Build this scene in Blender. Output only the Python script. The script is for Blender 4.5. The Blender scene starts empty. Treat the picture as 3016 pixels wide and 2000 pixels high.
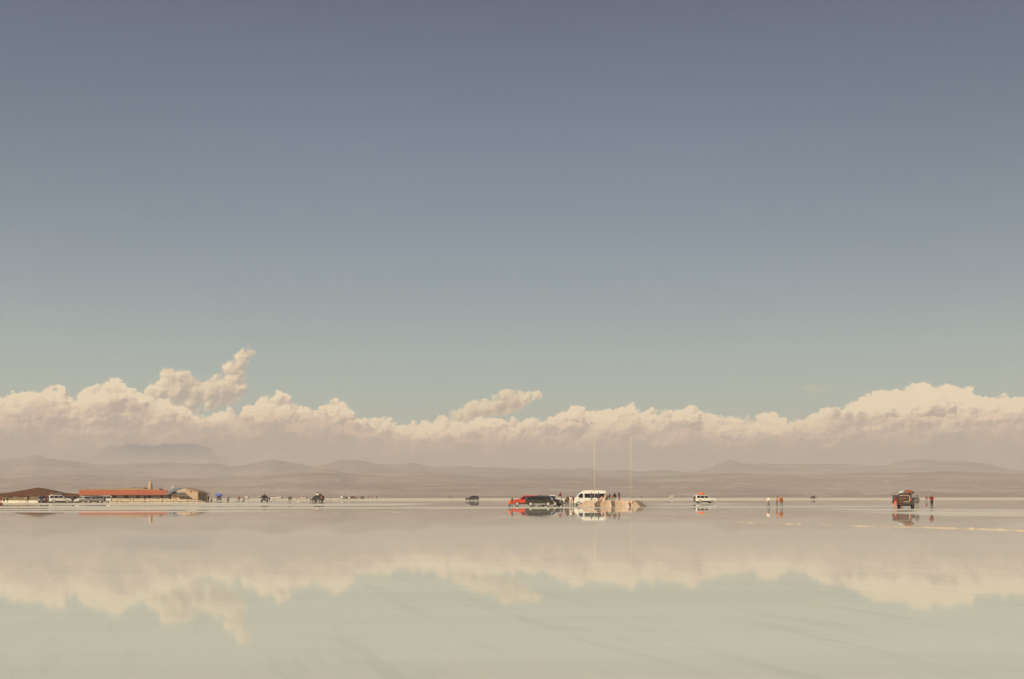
import bpy, bmesh, math, random
from mathutils import Vector, Matrix
random.seed(7)
S = bpy.context.scene
C = S.collection
R = math.radians
F, CH = 2932.0, 1.65                       # focal length in photo pixels, eye height above the flat
CX, HY, ROLL = 1508.0, 1461.7, 0.00113
def hor(x): return HY + ROLL*(x-CX)
def depth_of(x, y): return F*CH/(y-hor(x))
def at(x, Y, z=0.0): return Vector(((x-CX)/F*Y, Y, z))
def zof(x, y, Y): return CH - (y-hor(x))/F*Y

# ------------------------------------------------------------------ materials
def srgb(r, g, b):
    f = lambda c: (c/255/12.92 if c/255 <= .04045 else ((c/255+.055)/1.055)**2.4)
    return (f(r), f(g), f(b), 1)
_m = {}
def mat(name, col, rough=.7, metal=0.0, spec=.5, coat=0.0, var=.18, scale=3.0, trans=0.0, bump=0.0, stretch=(1,1,1)):
    if name in _m: return _m[name]
    m = bpy.data.materials.new(name); m.use_nodes = True; _m[name] = m
    nt = m.node_tree; b = nt.nodes['Principled BSDF']
    b.inputs['Roughness'].default_value = rough
    b.inputs['Metallic'].default_value = metal
    b.inputs['Specular IOR Level'].default_value = spec
    b.inputs['Coat Weight'].default_value = coat
    tc = nt.nodes.new('ShaderNodeTexCoord'); mp = nt.nodes.new('ShaderNodeMapping')
    mp.inputs['Scale'].default_value = stretch
    nt.links.new(tc.outputs['Object'], mp.inputs['Vector'])
    n = nt.nodes.new('ShaderNodeTexNoise'); n.inputs['Scale'].default_value = scale; n.inputs['Detail'].default_value = 4
    nt.links.new(mp.outputs[0], n.inputs['Vector'])
    mx = nt.nodes.new('ShaderNodeMix'); mx.data_type = 'RGBA'
    c = Vector(col[:3])
    mx.inputs[6].default_value = (*(c*(1-var)), 1); mx.inputs[7].default_value = (*(c*(1+var)), 1)
    nt.links.new(n.outputs['Fac'], mx.inputs[0]); nt.links.new(mx.outputs[2], b.inputs['Base Color'])
    if bump:
        bp = nt.nodes.new('ShaderNodeBump'); bp.inputs['Strength'].default_value = bump; bp.inputs['Distance'].default_value = .05
        nt.links.new(n.outputs['Fac'], bp.inputs['Height']); nt.links.new(bp.outputs[0], b.inputs['Normal'])
    return m
def rgb(*c): return (*c, 1)
GLASS = mat('dark_glass', rgb(.012,.010,.012), .06, spec=.6, var=.1)
GLASS2 = mat('grey_glass', rgb(.06,.06,.065), .08, spec=.8, var=.1)
TYRE = mat('rubber', rgb(.022,.018,.016), .85, var=.3, scale=9)
RIM = mat('alloy', rgb(.72,.66,.55), .35, metal=.3, var=.15, scale=8)
TRIM = mat('dark_trim', rgb(.03,.024,.022), .6)
CHROME = mat('bright_trim', rgb(.75,.70,.60), .25, metal=.6)
LAMP = mat('lamp_lens', rgb(.85,.78,.66), .12, spec=.9)
TAIL = mat('tail_lens', rgb(.45,.05,.03), .2)
WHITEP = mat('white_paint', rgb(.80,.76,.66), .35, coat=.5, var=.05)
CREAMP = mat('cream_paint', rgb(.68,.63,.52), .4, coat=.3, var=.08)
REDP = mat('red_paint', rgb(.62,.045,.02), .35, coat=.5, var=.06)
GREENP = mat('olive_paint', rgb(.024,.020,.006), .20, metal=0, coat=.8, var=.1)
BLACKP = mat('black_paint', rgb(.018,.008,.010), .3, coat=.7, var=.2)
NAVYP = mat('navy_paint', rgb(.05,.045,.07), .35, coat=.5)
GREYP = mat('silver_grey_paint', rgb(.26,.235,.225), .4, metal=.3, coat=.3)
MAROONP = mat('maroon_paint', rgb(.12,.03,.02), .4, coat=.3)
MUDG = mat('muddy_dark_paint', rgb(.045,.018,.011), .5, coat=.2, var=.4)
SKIN = mat('skin', rgb(.36,.19,.12), .6, var=.08)
HAIRM = mat('hair_dark', rgb(.03,.016,.012), .7)
SHOE = mat('shoe', rgb(.05,.035,.03), .7)
def cloth(n, *c): return mat('cloth_'+n, rgb(*c), .85, var=.2, scale=6, spec=.2)
CL = dict(navy=cloth('navy',.07,.045,.085), purple=cloth('purple',.13,.07,.11), black=cloth('black',.035,.02,.02), orange=cloth('orange',.85,.16,.045),
  red=cloth('red',.42,.055,.025), white=cloth('white',.74,.68,.56), tan=cloth('tan',.55,.38,.22), brown=cloth('brown',.14,.065,.035), teal=cloth('teal',.22,.30,.27),
  grey=cloth('grey',.15,.12,.105), khaki=cloth('khaki',.26,.23,.16), jean=cloth('jean',.12,.18,.24), maroon=cloth('maroon',.22,.03,.025), peach=cloth('peach',.58,.24,.10), rust=cloth('rust',.36,.08,.03), pink=cloth('pink',.7,.42,.36))

# ------------------------------------------------------------------ object helpers
def link(name, me, parent=None, m=None):
    o = bpy.data.objects.new(name, me); C.objects.link(o)
    if parent is not None: o.parent = parent
    if m is not None and me is not None and len(me.materials) == 0: me.materials.append(m)
    return o
def obj(name, bm, m, parent=None, smooth=False):
    me = bpy.data.meshes.new(name)
    bmesh.ops.recalc_face_normals(bm, faces=bm.faces)
    bm.to_mesh(me); bm.free()
    if smooth:
        for p in me.polygons: p.use_smooth = True
    return link(name, me, parent, m)
def tag(o, label, cat, group=None, kind=None):
    if label: o['label'] = label
    if cat: o['category'] = cat
    if group: o['group'] = group
    if kind: o['kind'] = kind
    return o
def thing(name, label, cat, loc=(0,0,0), rz=0.0, group=None, s=1.0):
    o = bpy.data.objects.new(name, None); C.objects.link(o)
    o.empty_display_size = .2
    o.location = loc; o.rotation_euler = (0,0,rz); o.scale = (s,s,s)
    return tag(o, label, cat, group)
def add_box(bm, x0, x1, y0, y1, z0, z1, bev=0.0):
    r = bmesh.ops.create_cube(bm, size=1)
    for v in r['verts']:
        v.co = Vector(((x0+x1)/2+v.co.x*(x1-x0), (y0+y1)/2+v.co.y*(y1-y0), (z0+z1)/2+v.co.z*(z1-z0)))
    if bev:
        es = list({e for v in r['verts'] for e in v.link_edges})
        bmesh.ops.bevel(bm, geom=es, offset=bev, segments=2, affect='EDGES', profile=.6)
def boxm(*a, bev=0.0):
    bm = bmesh.new(); add_box(bm, *a, bev=bev); return bm
def add_cyl(bm, p0, p1, r0, r1=None, n=12):
    r1 = r0 if r1 is None else r1
    p0, p1 = Vector(p0), Vector(p1); d = p1-p0
    r = bmesh.ops.create_cone(bm, cap_ends=True, segments=n, radius1=r0, radius2=max(r1,1e-4), depth=d.length)
    q = d.to_track_quat('Z','Y').to_matrix().to_4x4()
    M = Matrix.Translation((p0+p1)/2) @ q
    bmesh.ops.transform(bm, matrix=M, verts=r['verts'])
def add_ell(bm, c, rad, n=10, m=7):
    r = bmesh.ops.create_uvsphere(bm, u_segments=n, v_segments=m, radius=1)
    for v in r['verts']: v.co = Vector((c[0]+v.co.x*rad[0], c[1]+v.co.y*rad[1], c[2]+v.co.z*rad[2]))
def add_quad(bm, pts):
    bm.faces.new([bm.verts.new(p) for p in pts])
def slab(bm, pts, nrm, t):
    """a thin plate with the outline pts, thickness t along nrm"""
    n = Vector(nrm).normalized()*t
    a = [bm.verts.new(Vector(p)) for p in pts]; b = [bm.verts.new(Vector(p)+n) for p in pts]
    bm.faces.new(a); bm.faces.new(b[::-1])
    for i in range(len(pts)): bm.faces.new((a[i], a[(i+1)%len(pts)], b[(i+1)%len(pts)], b[i]))

# ------------------------------------------------------------------ camera
cam = bpy.data.cameras.new('camera'); co = bpy.data.objects.new('camera', cam); C.objects.link(co)
cam.sensor_width = 36; cam.lens = F/3016*36; cam.clip_start = .1; cam.clip_end = 60000
cam.shift_y = (HY-1000)/3016.0
co.location = (0,0,CH); co.rotation_euler = (R(90), 0, 0)
co.rotation_euler = (Matrix.Rotation(math.atan(ROLL), 3, 'Y') @ Matrix.Rotation(R(90),3,'X')).to_euler()
S.camera = co

# ------------------------------------------------------------------ sun
SUN_EL, SUN_AZ = 34.0, 218.0       # azimuth clockwise from +Y; behind the camera, to the left
sd = bpy.data.lights.new('sun','SUN'); sd.energy = 4.3; sd.angle = R(.53); sd.color = (1.0,.86,.64)
so = bpy.data.objects.new('sun', sd); C.objects.link(so)
dirv = Vector((math.sin(R(SUN_AZ))*math.cos(R(SUN_EL)), math.cos(R(SUN_AZ))*math.cos(R(SUN_EL)), math.sin(R(SUN_EL))))
so.rotation_euler = dirv.to_track_quat('Z','Y').to_euler(); so.location = (0,-50,80)

# ------------------------------------------------------------------ world: sky with its far cloud bank
W = bpy.data.worlds.new('World'); S.world = W; W.use_nodes = True
wt = W.node_tree; N = wt.nodes; L = wt.links
N.clear()
def val(x): return x
class G:
    """tiny expression helper over math nodes"""
def _in(sock, v):
    if isinstance(v, (int, float)): sock.default_value = v
    else: L.new(v, sock)
def mth(op, a, b=0.0, c=0.0, clamp=False):
    n = N.new('ShaderNodeMath'); n.operation = op; n.use_clamp = clamp
    _in(n.inputs[0], a); _in(n.inputs[1], b)
    if len(n.inputs) > 2: _in(n.inputs[2], c)
    return n.outputs[0]
add = lambda a,b: mth('ADD',a,b)
sub = lambda a,b: mth('SUBTRACT',a,b)
mul = lambda a,b: mth('MULTIPLY',a,b)
def remap(v, a, b, c=0.0, d=1.0, smooth=True):
    n = N.new('ShaderNodeMapRange'); n.interpolation_type = 'SMOOTHSTEP' if smooth else 'LINEAR'
    _in(n.inputs[0], v); n.inputs[1].default_value=a; n.inputs[2].default_value=b; n.inputs[3].default_value=c; n.inputs[4].default_value=d
    return n.outputs[0]
def comb(x,y,z=0.0):
    n = N.new('ShaderNodeCombineXYZ'); _in(n.inputs[0],x); _in(n.inputs[1],y); _in(n.inputs[2],z); return n.outputs[0]
DIM = '2D'
def noise(vec, scale, detail=5, rough=.55, dist=0.0):
    n = N.new('ShaderNodeTexNoise'); n.noise_dimensions = DIM; n.inputs['Scale'].default_value=scale; n.inputs['Detail'].default_value=detail
    n.inputs['Roughness'].default_value=rough; n.inputs['Distortion'].default_value=dist
    L.new(vec, n.inputs['Vector']); return n.outputs['Fac']
def voro(vec, scale, smooth=.6):
    n = N.new('ShaderNodeTexVoronoi'); n.voronoi_dimensions='2D'; n.feature='SMOOTH_F1'; n.inputs['Scale'].default_value=scale; n.inputs['Smoothness'].default_value=smooth
    L.new(vec, n.inputs['Vector']); return n.outputs['Distance']
def mixc(f, a, b):
    n = N.new('ShaderNodeMix'); n.data_type='RGBA'
    _in(n.inputs[0], f)
    for i, v in ((6,a),(7,b)):
        if isinstance(v, tuple): n.inputs[i].default_value = v
        else: L.new(v, n.inputs[i])
    return n.outputs[2]
def ramp(f, stops):
    n = N.new('ShaderNodeValToRGB'); L.new(f, n.inputs[0]) ; cr = n.color_ramp
    while len(cr.elements) > 1: cr.elements.remove(cr.elements[-1])
    cr.elements[0].position = stops[0][0]; cr.elements[0].color = stops[0][1]
    for p, c in stops[1:]:
        e = cr.elements.new(p); e.color = c
    return n.outputs[0]
def curve(f, pts):
    n = N.new('ShaderNodeFloatCurve'); L.new(f, n.inputs['Value']); cm = n.mapping; c = cm.curves[0]
    c.points[0].location = pts[0]; c.points[1].location = pts[-1]
    for p in pts[1:-1]: c.points.new(*p)
    for p in c.points: p.handle_type = 'VECTOR'
    cm.extend = 'HORIZONTAL'; cm.update(); return n.outputs[0]
def azel(x, y):
    dx = (x-CX)/F; dz = (hor(x)-y)/F
    return math.degrees(math.atan(dx)), math.degrees(math.atan(dz/math.sqrt(1+dx*dx)))
tc = N.new('ShaderNodeTexCoord'); sp = N.new('ShaderNodeSeparateXYZ'); L.new(tc.outputs['Generated'], sp.inputs[0])
az = mul(mth('ARCTAN2', sp.outputs[0], sp.outputs[1]), 57.29578)
el = mul(mth('ARCSINE', sp.outputs[2]), 57.29578)

# clear sky: elevation 0..40 degrees, then the Nishita sky overhead
HM = 40.0
def es(deg): return deg/HM
def hz(deg, r, g, b): return (es(deg), srgb(r,g,b))
skyr = ramp(mul(el, 1/HM), [hz(0,178,172,156), hz(3,171,178,166), hz(5.5,165,179,170), hz(8,156,172,171), hz(11,142,158,166), hz(15,127,143,158), hz(20,111,126,145), hz(26,92,103,124), hz(34,86,92,122)])
nis = N.new('ShaderNodeTexSky'); nis.sky_type='NISHITA'; nis.sun_disc=False; nis.sun_elevation=R(SUN_EL); nis.sun_rotation=R(SUN_AZ)
nis.altitude = 3650; nis.dust_density = 1.5
nsc = N.new('ShaderNodeVectorMath'); nsc.operation='SCALE'; nsc.inputs['Scale'].default_value = .10
L.new(nis.outputs[0], nsc.inputs[0])
skyc = mixc(remap(el, 29, 50), skyr, nsc.outputs[0])
# the sky is a little deeper away from the middle of the view
edge = remap(mth('ABSOLUTE', az), 6, 34, 0, 1)
edge = mul(edge, remap(el, 6, 22, 0, 1))
skyc = mixc(mul(edge, .26), skyc, srgb(79,86,109))

def vmul(v, k, off=(0,0,0)):
    n = N.new('ShaderNodeVectorMath'); n.operation='MULTIPLY_ADD'; L.new(v, n.inputs[0]); n.inputs[1].default_value = k; n.inputs[2].default_value = off; return n.outputs[0]
def vadd(a_, b_):
    n = N.new('ShaderNodeVectorMath'); n.operation='ADD'; L.new(a_, n.inputs[0]); L.new(b_, n.inputs[1]); return n.outputs[0]
def field(u, v, shape, amp, sc, seed, both=False):
    """signed depth of a cloud (degrees) at (u, v): how far inside its billowing outline"""
    p = comb(add(u, seed*13.7), mul(v, 1.15))
    wn = N.new('ShaderNodeTexNoise'); wn.noise_dimensions = '2D'; wn.inputs['Scale'].default_value = sc*1.2; wn.inputs['Detail'].default_value = 3; L.new(p, wn.inputs['Vector'])
    w = vmul(wn.outputs['Color'], (1,1,0), (-.5,-.5,0))
    q = vadd(p, vmul(w, (.7/sc, .7/sc, 0)))
    b1 = voro(q, sc, .5); b2 = voro(q, sc*2.6, .35); b3 = noise(q, sc*4.5, 4, .62)
    nb = add(mul(sub(.56, b1), 1.25), mul(sub(.45, b2), .30))
    n = add(add(nb, mul(sub(.45, b2), .32)), mul(sub(b3, .5), .85))
    uv = vadd(comb(u, v), vmul(w, (amp*2.2, amp*1.2, 0)))
    sh = shape(uv)
    if both == 'low': return add(sh, mul(nb, amp))
    if both: return add(sh, mul(n, amp)), add(sh, mul(nb, amp))
    return add(sh, mul(n, amp))
def cloud(base, shape, bottom, amp, sc, seed, soft, ramp_stops, rel=1.0, tgain=1.0, opacity=1.0, span=3.0, big_a=.75, dl=.12, gate=None, boost=None):
    """lays a cloud over `base`; light and shade are painted into its colour, lightest up and left in the view"""
    d0, l0 = field(az, el, shape, amp, sc, seed, True)
    d1 = field(add(az, -dl*.8), add(el, dl), shape, amp, sc, seed, 'low')
    slope = mul(sub(l0, d1), 1/dl)
    sv_ = remap(noise(comb(add(az, seed*5.3), mul(el,1.2)), 1.1, 3, .5), .36, .62, .28, 1.25)
    m = remap(mul(add(d0, soft*.2), sv_), 0, soft*1.2)
    if bottom is not None: m = mul(m, bottom)
    if gate is not None: m = mul(m, gate)
    depthf = remap(d0, 0, span, 1.0, 0.0, smooth=False)
    tone = add(mul(sub(slope, 1.0), .2*rel), mul(depthf, tgain))  # sun-facing relief and bright tops worked into the cloud colour
    big = noise(comb(add(mul(az,.55), seed*3.1), el), .9, 3, .55)
    tone = add(tone, mul(sub(big, .5), big_a))
    if boost is not None: tone = add(tone, boost)
    col = ramp(mth('ADD', tone, 0.0, clamp=True), ramp_stops)
    return mixc(mul(m, opacity), base, col)
def top_shape(curvef):
    def f(uv):
        s_ = N.new('ShaderNodeSeparateXYZ'); L.new(uv, s_.inputs[0])
        return sub(curvef(s_.outputs[0]), s_.outputs[1])
    return f
def puffs(pts, k=.25):
    """a chain of round puffs, (photo x, y, radius) each"""
    cs = [(*azel(x, y), math.degrees(r/F)) for x, y, r in pts]
    def f(uv):
        cur = None
        for a_, e_, r_ in cs:
            n = N.new('ShaderNodeVectorMath'); n.operation='DISTANCE'; L.new(uv, n.inputs[0]); n.inputs[1].default_value = (a_, e_, 0)
            d = sub(r_, n.outputs['Value'])
            cur = d if cur is None else mth('SMOOTH_MAX', cur, d, k)
        return cur
    return f
A0, A1 = -30.0, 30.0
def prof(pts, e0=0.0, e1=12.0, a0=A0, a1=A1):
    q = sorted((azel(x,y) for x,y in pts))
    cp = [((a-a0)/(a1-a0), (e-e0)/(e1-e0)) for a,e in q if a0 < a < a1]
    cp = [(0.0, cp[0][1])]+cp+[(1.0, cp[-1][1])]
    def f(u):
        t = mth('MULTIPLY', add(u, -a0), 1/(a1-a0), clamp=True)
        return add(mul(curve(t, cp), e1-e0), e0)
    return f
bank = [(0,1166),(81,1145),(135,1140),(179,1128),(200,1145),(212,1172),(237,1159),(260,1139),(294,1132),(338,1103),(358,1115),(372,1135),(399,1143),(423,1152),(432,1168),
 (500,1178),(545,1200),(570,1218),(609,1233),(643,1216),(677,1206),(700,1212),(744,1190),(772,1168),(826,1151),(852,1168),(870,1192),(905,1195),(932,1212),(951,1199),(989,1174),(1027,1191),(1042,1218),
 (1080,1229),(1141,1229),(1160,1246),(1200,1249),(1252,1243),(1290,1240),(1347,1236),(1404,1233),(1440,1229),(1499,1237),(1530,1240),(1565,1231),(1614,1235),(1645,1218),(1679,1207),(1698,1190),(1717,1197),(1728,1214),
 (1759,1208),(1793,1214),(1823,1201),(1854,1193),(1877,1201),(1892,1212),(1915,1199),(1938,1214),(1968,1208),(2006,1214),(2033,1198),(2056,1207),(2071,1219),(2128,1224),(2170,1224),(2196,1235),(2261,1222),(2292,1224),
 (2316,1242),(2356,1228),(2397,1212),(2463,1203),(2488,1203),(2512,1181),(2551,1170),(2569,1158),(2591,1149),(2621,1152),(2651,1149),(2669,1139),(2715,1133),(2769,1129),(2797,1132),(2821,1149),(2851,1144),(2875,1161),(2930,1170),(2981,1176),(3016,1179)]
def pfix(pts, dy): return [(x, y+dy) for x, y in pts]
hi, md, lo, dk = srgb(238,220,184), srgb(222,200,170), srgb(198,178,156), srgb(172,158,146)
import os
tail = [(446,1172,28),(470,1156,34),(503,1112,32),(530,1112,32),(530,1146,52),(575,1160,44),(622,1156,46),(662,1146,48),(694,1114,36),(686,1090,29),(706,1068,25),(722,1048,20),(737,1034,15),(704,1142,32),(560,1190,34),(615,1182,28),(480,1190,34)]
mid = [(1507,1184,36),(1545,1174,24),(1580,1164,14),(1470,1196,34),(1430,1207,30),(1392,1213,32),(1350,1228,28),(1300,1243,24),(1487,1168,20)]
lefts = [(338,1132,26),(350,1150,40),(300,1165,36),(262,1172,32),(395,1165,26),(318,1120,18)]
c = skyc
# thin high wisp over the bank on the right
wn = noise(comb(mul(az,.9), mul(el,3.0)), .9, 4, .6)
wx = mul(sub(az, azel(2415,1145)[0]), .9); wy = mul(sub(el, azel(2415,1145)[1]), 3.2)
c = mixc(mul(mul(remap(wn, .42, .66), remap(add(mul(wx,wx), mul(wy,wy)), .1, 1.3, 1, 0)), .45), c, srgb(208,192,168))
def side(x0, x1, s=.35):
    a, b = azel(x0,1150)[0], azel(x1,1150)[0]
    return mul(remap(az, a, a+s), remap(az, b-s, b, 1, 0))
wob = mul(sub(noise(comb(az, el), 1.6, 4, .6), .5), .5)
def lower(pts, soft):
    P_ = prof(pts)
    return remap(sub(add(el, wob), P_(az)), -soft*.5, soft*.5)
lb2 = lower([(380,1250),(500,1235),(600,1215),(660,1205),(705,1185),(735,1140),(765,1090)], .9)
lb3 = lower([(1240,1262),(1347,1252),(1404,1242),(1450,1238),(1499,1228),(1545,1205),(1590,1185)], .55)
RS = [(0, srgb(176,165,154)), (.25, srgb(200,183,163)), (.52, srgb(224,202,174)), (.85, srgb(242,222,188))]
c = cloud(c, puffs(tail), lb2, .19, 1.6, 2.0, .12, RS, rel=1.3, tgain=.7, span=2.2)
c = cloud(c, puffs(mid), lb3, .19, 1.5, 5.0, .13, [(0, dk), (.35, lo), (.65, srgb(226,205,174)), (1, srgb(240,220,184))], rel=1.0, tgain=.85, span=1.6, opacity=.95)
PB = prof(bank)
c = cloud(c, top_shape(PB), None, .30, 1.3, 0.0, .09, [(0, srgb(175,160,149)), (.28, srgb(194,175,160)), (.52, srgb(219,196,173)), (.85, srgb(242,221,188))], rel=1.5, tgain=1.05, span=2.2, big_a=1.25, boost=mul(mul(remap(az, azel(2420,0)[0], azel(2600,0)[0]), remap(el, azel(2700,1235)[1], azel(2700,1200)[1])), .38))
# heaps piled in front of one another, each crown painted lighter as if sunlit
r1 = prof([(0,1203),(60,1192),(110,1178),(150,1188),(200,1200),(260,1185),(330,1172),(400,1186),(470,1198),(560,1228),(640,1242),(700,1232),(780,1205),(850,1210),(900,1222),(990,1216),(1060,1246),(1150,1268),(1230,1276),(1330,1262),(1420,1256),(1500,1262),(1580,1256),(1640,1244),(1700,1238),(1760,1246),(1810,1238),(1860,1224),(1900,1232),(1950,1246),(2010,1236),(2070,1246),(2140,1252),(2230,1258),(2300,1252),(2400,1236),(2480,1230),(2600,1228),(2700,1226),(2800,1229),(2900,1220),(3016,1214)])
c = cloud(c, top_shape(r1), None, .40, 1.15, 3.3, .09, [(0, srgb(174,158,147)), (.35, srgb(190,170,156)), (.55, srgb(211,187,166)), (.88, srgb(236,210,178))], rel=1.25, tgain=.80, span=1.5, big_a=1.5, opacity=.85)
r2 = prof([(0,1238),(50,1226),(100,1236),(180,1262),(260,1268),(340,1256),(420,1262),(500,1250),(580,1252),(660,1244),(740,1240),(800,1232),(870,1240),(950,1236),(1040,1256),(1120,1284),(1250,1290),(1380,1276),(1480,1272),(1560,1284),(1650,1280),(1740,1288),(1830,1268),(1920,1276),(2010,1272),(2090,1284),(2200,1288),(2320,1280),(2440,1268),(2560,1272),(2700,1268),(2850,1262),(3016,1255)])
c = cloud(c, top_shape(r2), None, .45, .95, 7.5, .2, [(0, srgb(172,156,145)), (.35, srgb(184,166,152)), (.6, srgb(204,180,161)), (.9, srgb(224,195,171))], rel=1.0, tgain=.72, span=1.35, big_a=1.0, opacity=.80)
# the small dark wisp in front of the big cloud on the right
c = mixc(mul(remap(field(az, el, puffs([(2465,1222,17),(2500,1226,13),(2540,1228,16)], .1), .12, 2.2, 6.0), -.05, .22), .6), c, srgb(170,153,143))
# plain grey air towards the horizon
c = mixc(remap(add(el, mul(sub(noise(comb(mul(az,.35), el), 1.1, 3, .55), .5), 1.4)), 1.5, 2.95, .90, 0.0), c, srgb(163,151,137))
# dull blue shoulder of a far mountain showing through under the clouds, left
bt = prof([(240,1345),(290,1330),(325,1308),(360,1303),(400,1308),(450,1306),(520,1304),(590,1305),(612,1313),(640,1335),(680,1350)], 0, 12, azel(236,0)[0], azel(690,0)[0])
bd = add(sub(bt(az), el), mul(sub(noise(comb(az, mul(el,1.6)), 1.5, 5, .65), .5), .75))
bmk = mul(mul(remap(bd, -.02, .12), remap(bd, .1, 1.25, 1, 0)), side(215, 740, 3.6))
c = mixc(mul(bmk, .9), c, srgb(116,118,125))
# below the horizon the salt goes on
c = mixc(remap(el, -.6, -.05, 1, 0), c, srgb(190,178,152))
bg = N.new('ShaderNodeBackground'); L.new(c, bg.inputs['Color'])
bg2 = N.new('ShaderNodeBackground'); L.new(skyc, bg2.inputs['Color'])      # clear sky above the clouds
bgm = N.new('ShaderNodeMixShader'); L.new(mth('GREATER_THAN', el, 10.5), bgm.inputs[0]); L.new(bg.outputs[0], bgm.inputs[1]); L.new(bg2.outputs[0], bgm.inputs[2])
wo = N.new('ShaderNodeOutputWorld'); L.new(bgm.outputs[0], wo.inputs['Surface'])
W.cycles.sampling_method = 'MANUAL'; W.cycles.sample_map_resolution = 256

# ------------------------------------------------------------------ the salt flat
def grid_mesh(name, xs, ys, zf):
    me = bpy.data.meshes.new(name); vs = [(x,y,zf(x,y)) for y in ys for x in xs]; nx = len(xs)
    fs = [(j*nx+i, j*nx+i+1, (j+1)*nx+i+1, (j+1)*nx+i) for j in range(len(ys)-1) for i in range(nx-1)]
    me.from_pydata(vs, [], fs); me.update(); return me
gm = bpy.data.materials.new('wet_salt'); gm.use_nodes = True
wt = gm.node_tree; N = wt.nodes; L = wt.links; DIM = '3D'
P = N['Principled BSDF']
geo = N.new('ShaderNodeNewGeometry'); spg = N.new('ShaderNodeSeparateXYZ'); L.new(geo.outputs['Position'], spg.inputs[0])
gx, gy = spg.outputs[0], spg.outputs[1]
def band(y0, y1, x0, x1, s, wobx=.02, seed=0.0, e=.12):
    """a tongue of dry crust, given in metres on the flat"""
    w = mul(sub(noise(comb(mul(gx, wobx), mul(gy,.01), seed), 1.0, 4, .6), .5), (y1-y0)*1.6+.03*y0)
    yy = add(gy, w); t = (y1-y0)*e+.5
    m = mul(remap(yy, y0-t, y0+t), remap(yy, y1-t, y1+t, 1, 0))
    xw = max(3.0, (x1-x0)*.12)
    xx = mul(remap(gx, x0-xw, x0+xw), remap(gx, x1-xw, x1+xw, 1, 0))
    return mul(mul(m, xx), s)
n1 = noise(comb(mul(gx,.006), mul(gy,.045), 1.0), 1.0, 5, .6)
n2 = noise(comb(mul(gx,.02), mul(gy,.14), 5.0), 1.0, 5, .6)
far_gate = remap(gy, 60, 130)
dry = mul(remap(n1, .55, .72), mul(far_gate, .45))
dry = mth('MAXIMUM', dry, mul(mul(remap(n2, .58, .74), far_gate), .35))
for b in ((106,116,-95,-28,.6,.03,11.0),(122,131,-100,-40,.3,.03,13.0),(138,157,-60,11,.95,.02,1.0),(150,163,28,60,.5,.02,2.0),(85,104,38,80,.8,.02,3.0),(112,126,40,70,.6,.02,7.0),(205,262,-140,-60,.85,.01,4.0),(150,175,-110,-52,.75,.015,5.0),(122,136,-90,-40,.5,.02,6.0),(175,225,-60,-20,.6,.02,8.0),(196,222,30,50,.5,.02,9.0)):
    dry = mth('MAXIMUM', dry, band(*b))
shore = remap(add(gy, mul(sub(noise(comb(mul(gx,.004), mul(gy,.004), 3.0), 1.0, 5, .6), .5), 160)), 330, 400)
dry = mth('MAXIMUM', dry, shore)
crust = noise(comb(mul(gx,.05), mul(gy,.4), 2.0), 1.0, 6, .65)
fine = noise(comb(mul(gx,.35), mul(gy,.9), 6.0), 1.0, 6, .65)
# long faint wind streaks on the shallow floor, running down to the right
sx = add(mul(gx, .935), mul(gy, .355)); sy = sub(mul(gx, .355), mul(gy, .935))
stk = noise(comb(mul(sy,.16), mul(sx,1.5), 8.0), 1.0, 6, .66)
base_wet = mixc(remap(crust, .3, .7), rgb(.69,.67,.52), rgb(.77,.745,.59))
base_wet = mixc(mul(mul(remap(stk, .50, .72), remap(gy, 8, 45, .25, .10)), 1.0), base_wet, rgb(.40,.375,.30))
base_dry = mixc(remap(fine, .3, .7), rgb(.66,.57,.43), rgb(.78,.69,.53))
L.new(mixc(dry, base_wet, base_dry), P.inputs['Base Color'])
rw = add(remap(gy, 15, 110, .034, .012), mul(remap(crust, .35, .75), .014))
L.new(add(rw, mul(dry, .55)), P.inputs['Roughness'])
P.inputs['IOR'].default_value = 1.333
L.new(remap(dry, 0, .8, .5, .08, smooth=False), P.inputs['Specular IOR Level'])
bp = N.new('ShaderNodeBump'); bp.inputs['Strength'].default_value = .55; bp.inputs['Distance'].default_value = .02
L.new(mul(fine, dry), bp.inputs['Height']); L.new(bp.outputs[0], P.inputs['Normal'])
xs = [-4600, -2500, -1200, -600, -300, 0, 300, 600, 1200, 2500, 4600]; ys = [-2500, -800, -200, 0, 200, 400, 700, 1100, 2000, 4700]
g = link('ground', grid_mesh('ground', xs, ys, lambda x,y: 0.0), None, gm); g['kind'] = 'structure'

# ------------------------------------------------------------------ hills
from mathutils import noise as MN
def interp(pts, x):
    if x <= pts[0][0]: return pts[0][1]
    for (a,b),(c2,d2) in zip(pts, pts[1:]):
        if x <= c2:
            t = (x-a)/(c2-a); t = t*t*(3-2*t)*.5+t*.5
            return b+(d2-b)*t
    return pts[-1][1]
ridge_far = [(0,1352),(60,1346),(101,1337),(160,1350),(300,1366),(420,1362),(560,1362),(640,1364),(680,1372),(740,1364),(776,1357),(800,1353),(830,1357),(870,1364),(930,1372),(966,1364),(1004,1353),(1054,1355),(1111,1366),(1157,1368),(1214,1364),(1244,1370),(1271,1376),(1366,1374),(1461,1378),(1560,1381),(1683,1382),(1728,1377),(1766,1388),(1835,1384),
  (1880,1391),(1938,1387),(2033,1391),(2086,1382),(2124,1363),(2147,1357),(2185,1369),(2261,1367),(2400,1370),(2512,1370),(2603,1376),(2648,1363),(2724,1356),(2784,1362),(2845,1362),(2905,1369),(2951,1382),(3016,1391)]
ridge_near = [(0,1405),(200,1395),(400,1402),(600,1408),(800,1398),(880,1389),(928,1383),(966,1380),(1020,1392),(1150,1402),(1300,1396),(1450,1404),(1600,1398),(1800,1408),(2000,1402),(2150,1394),(2250,1398),(2400,1404),(2600,1396),(2800,1392),(3016,1400)]
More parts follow.
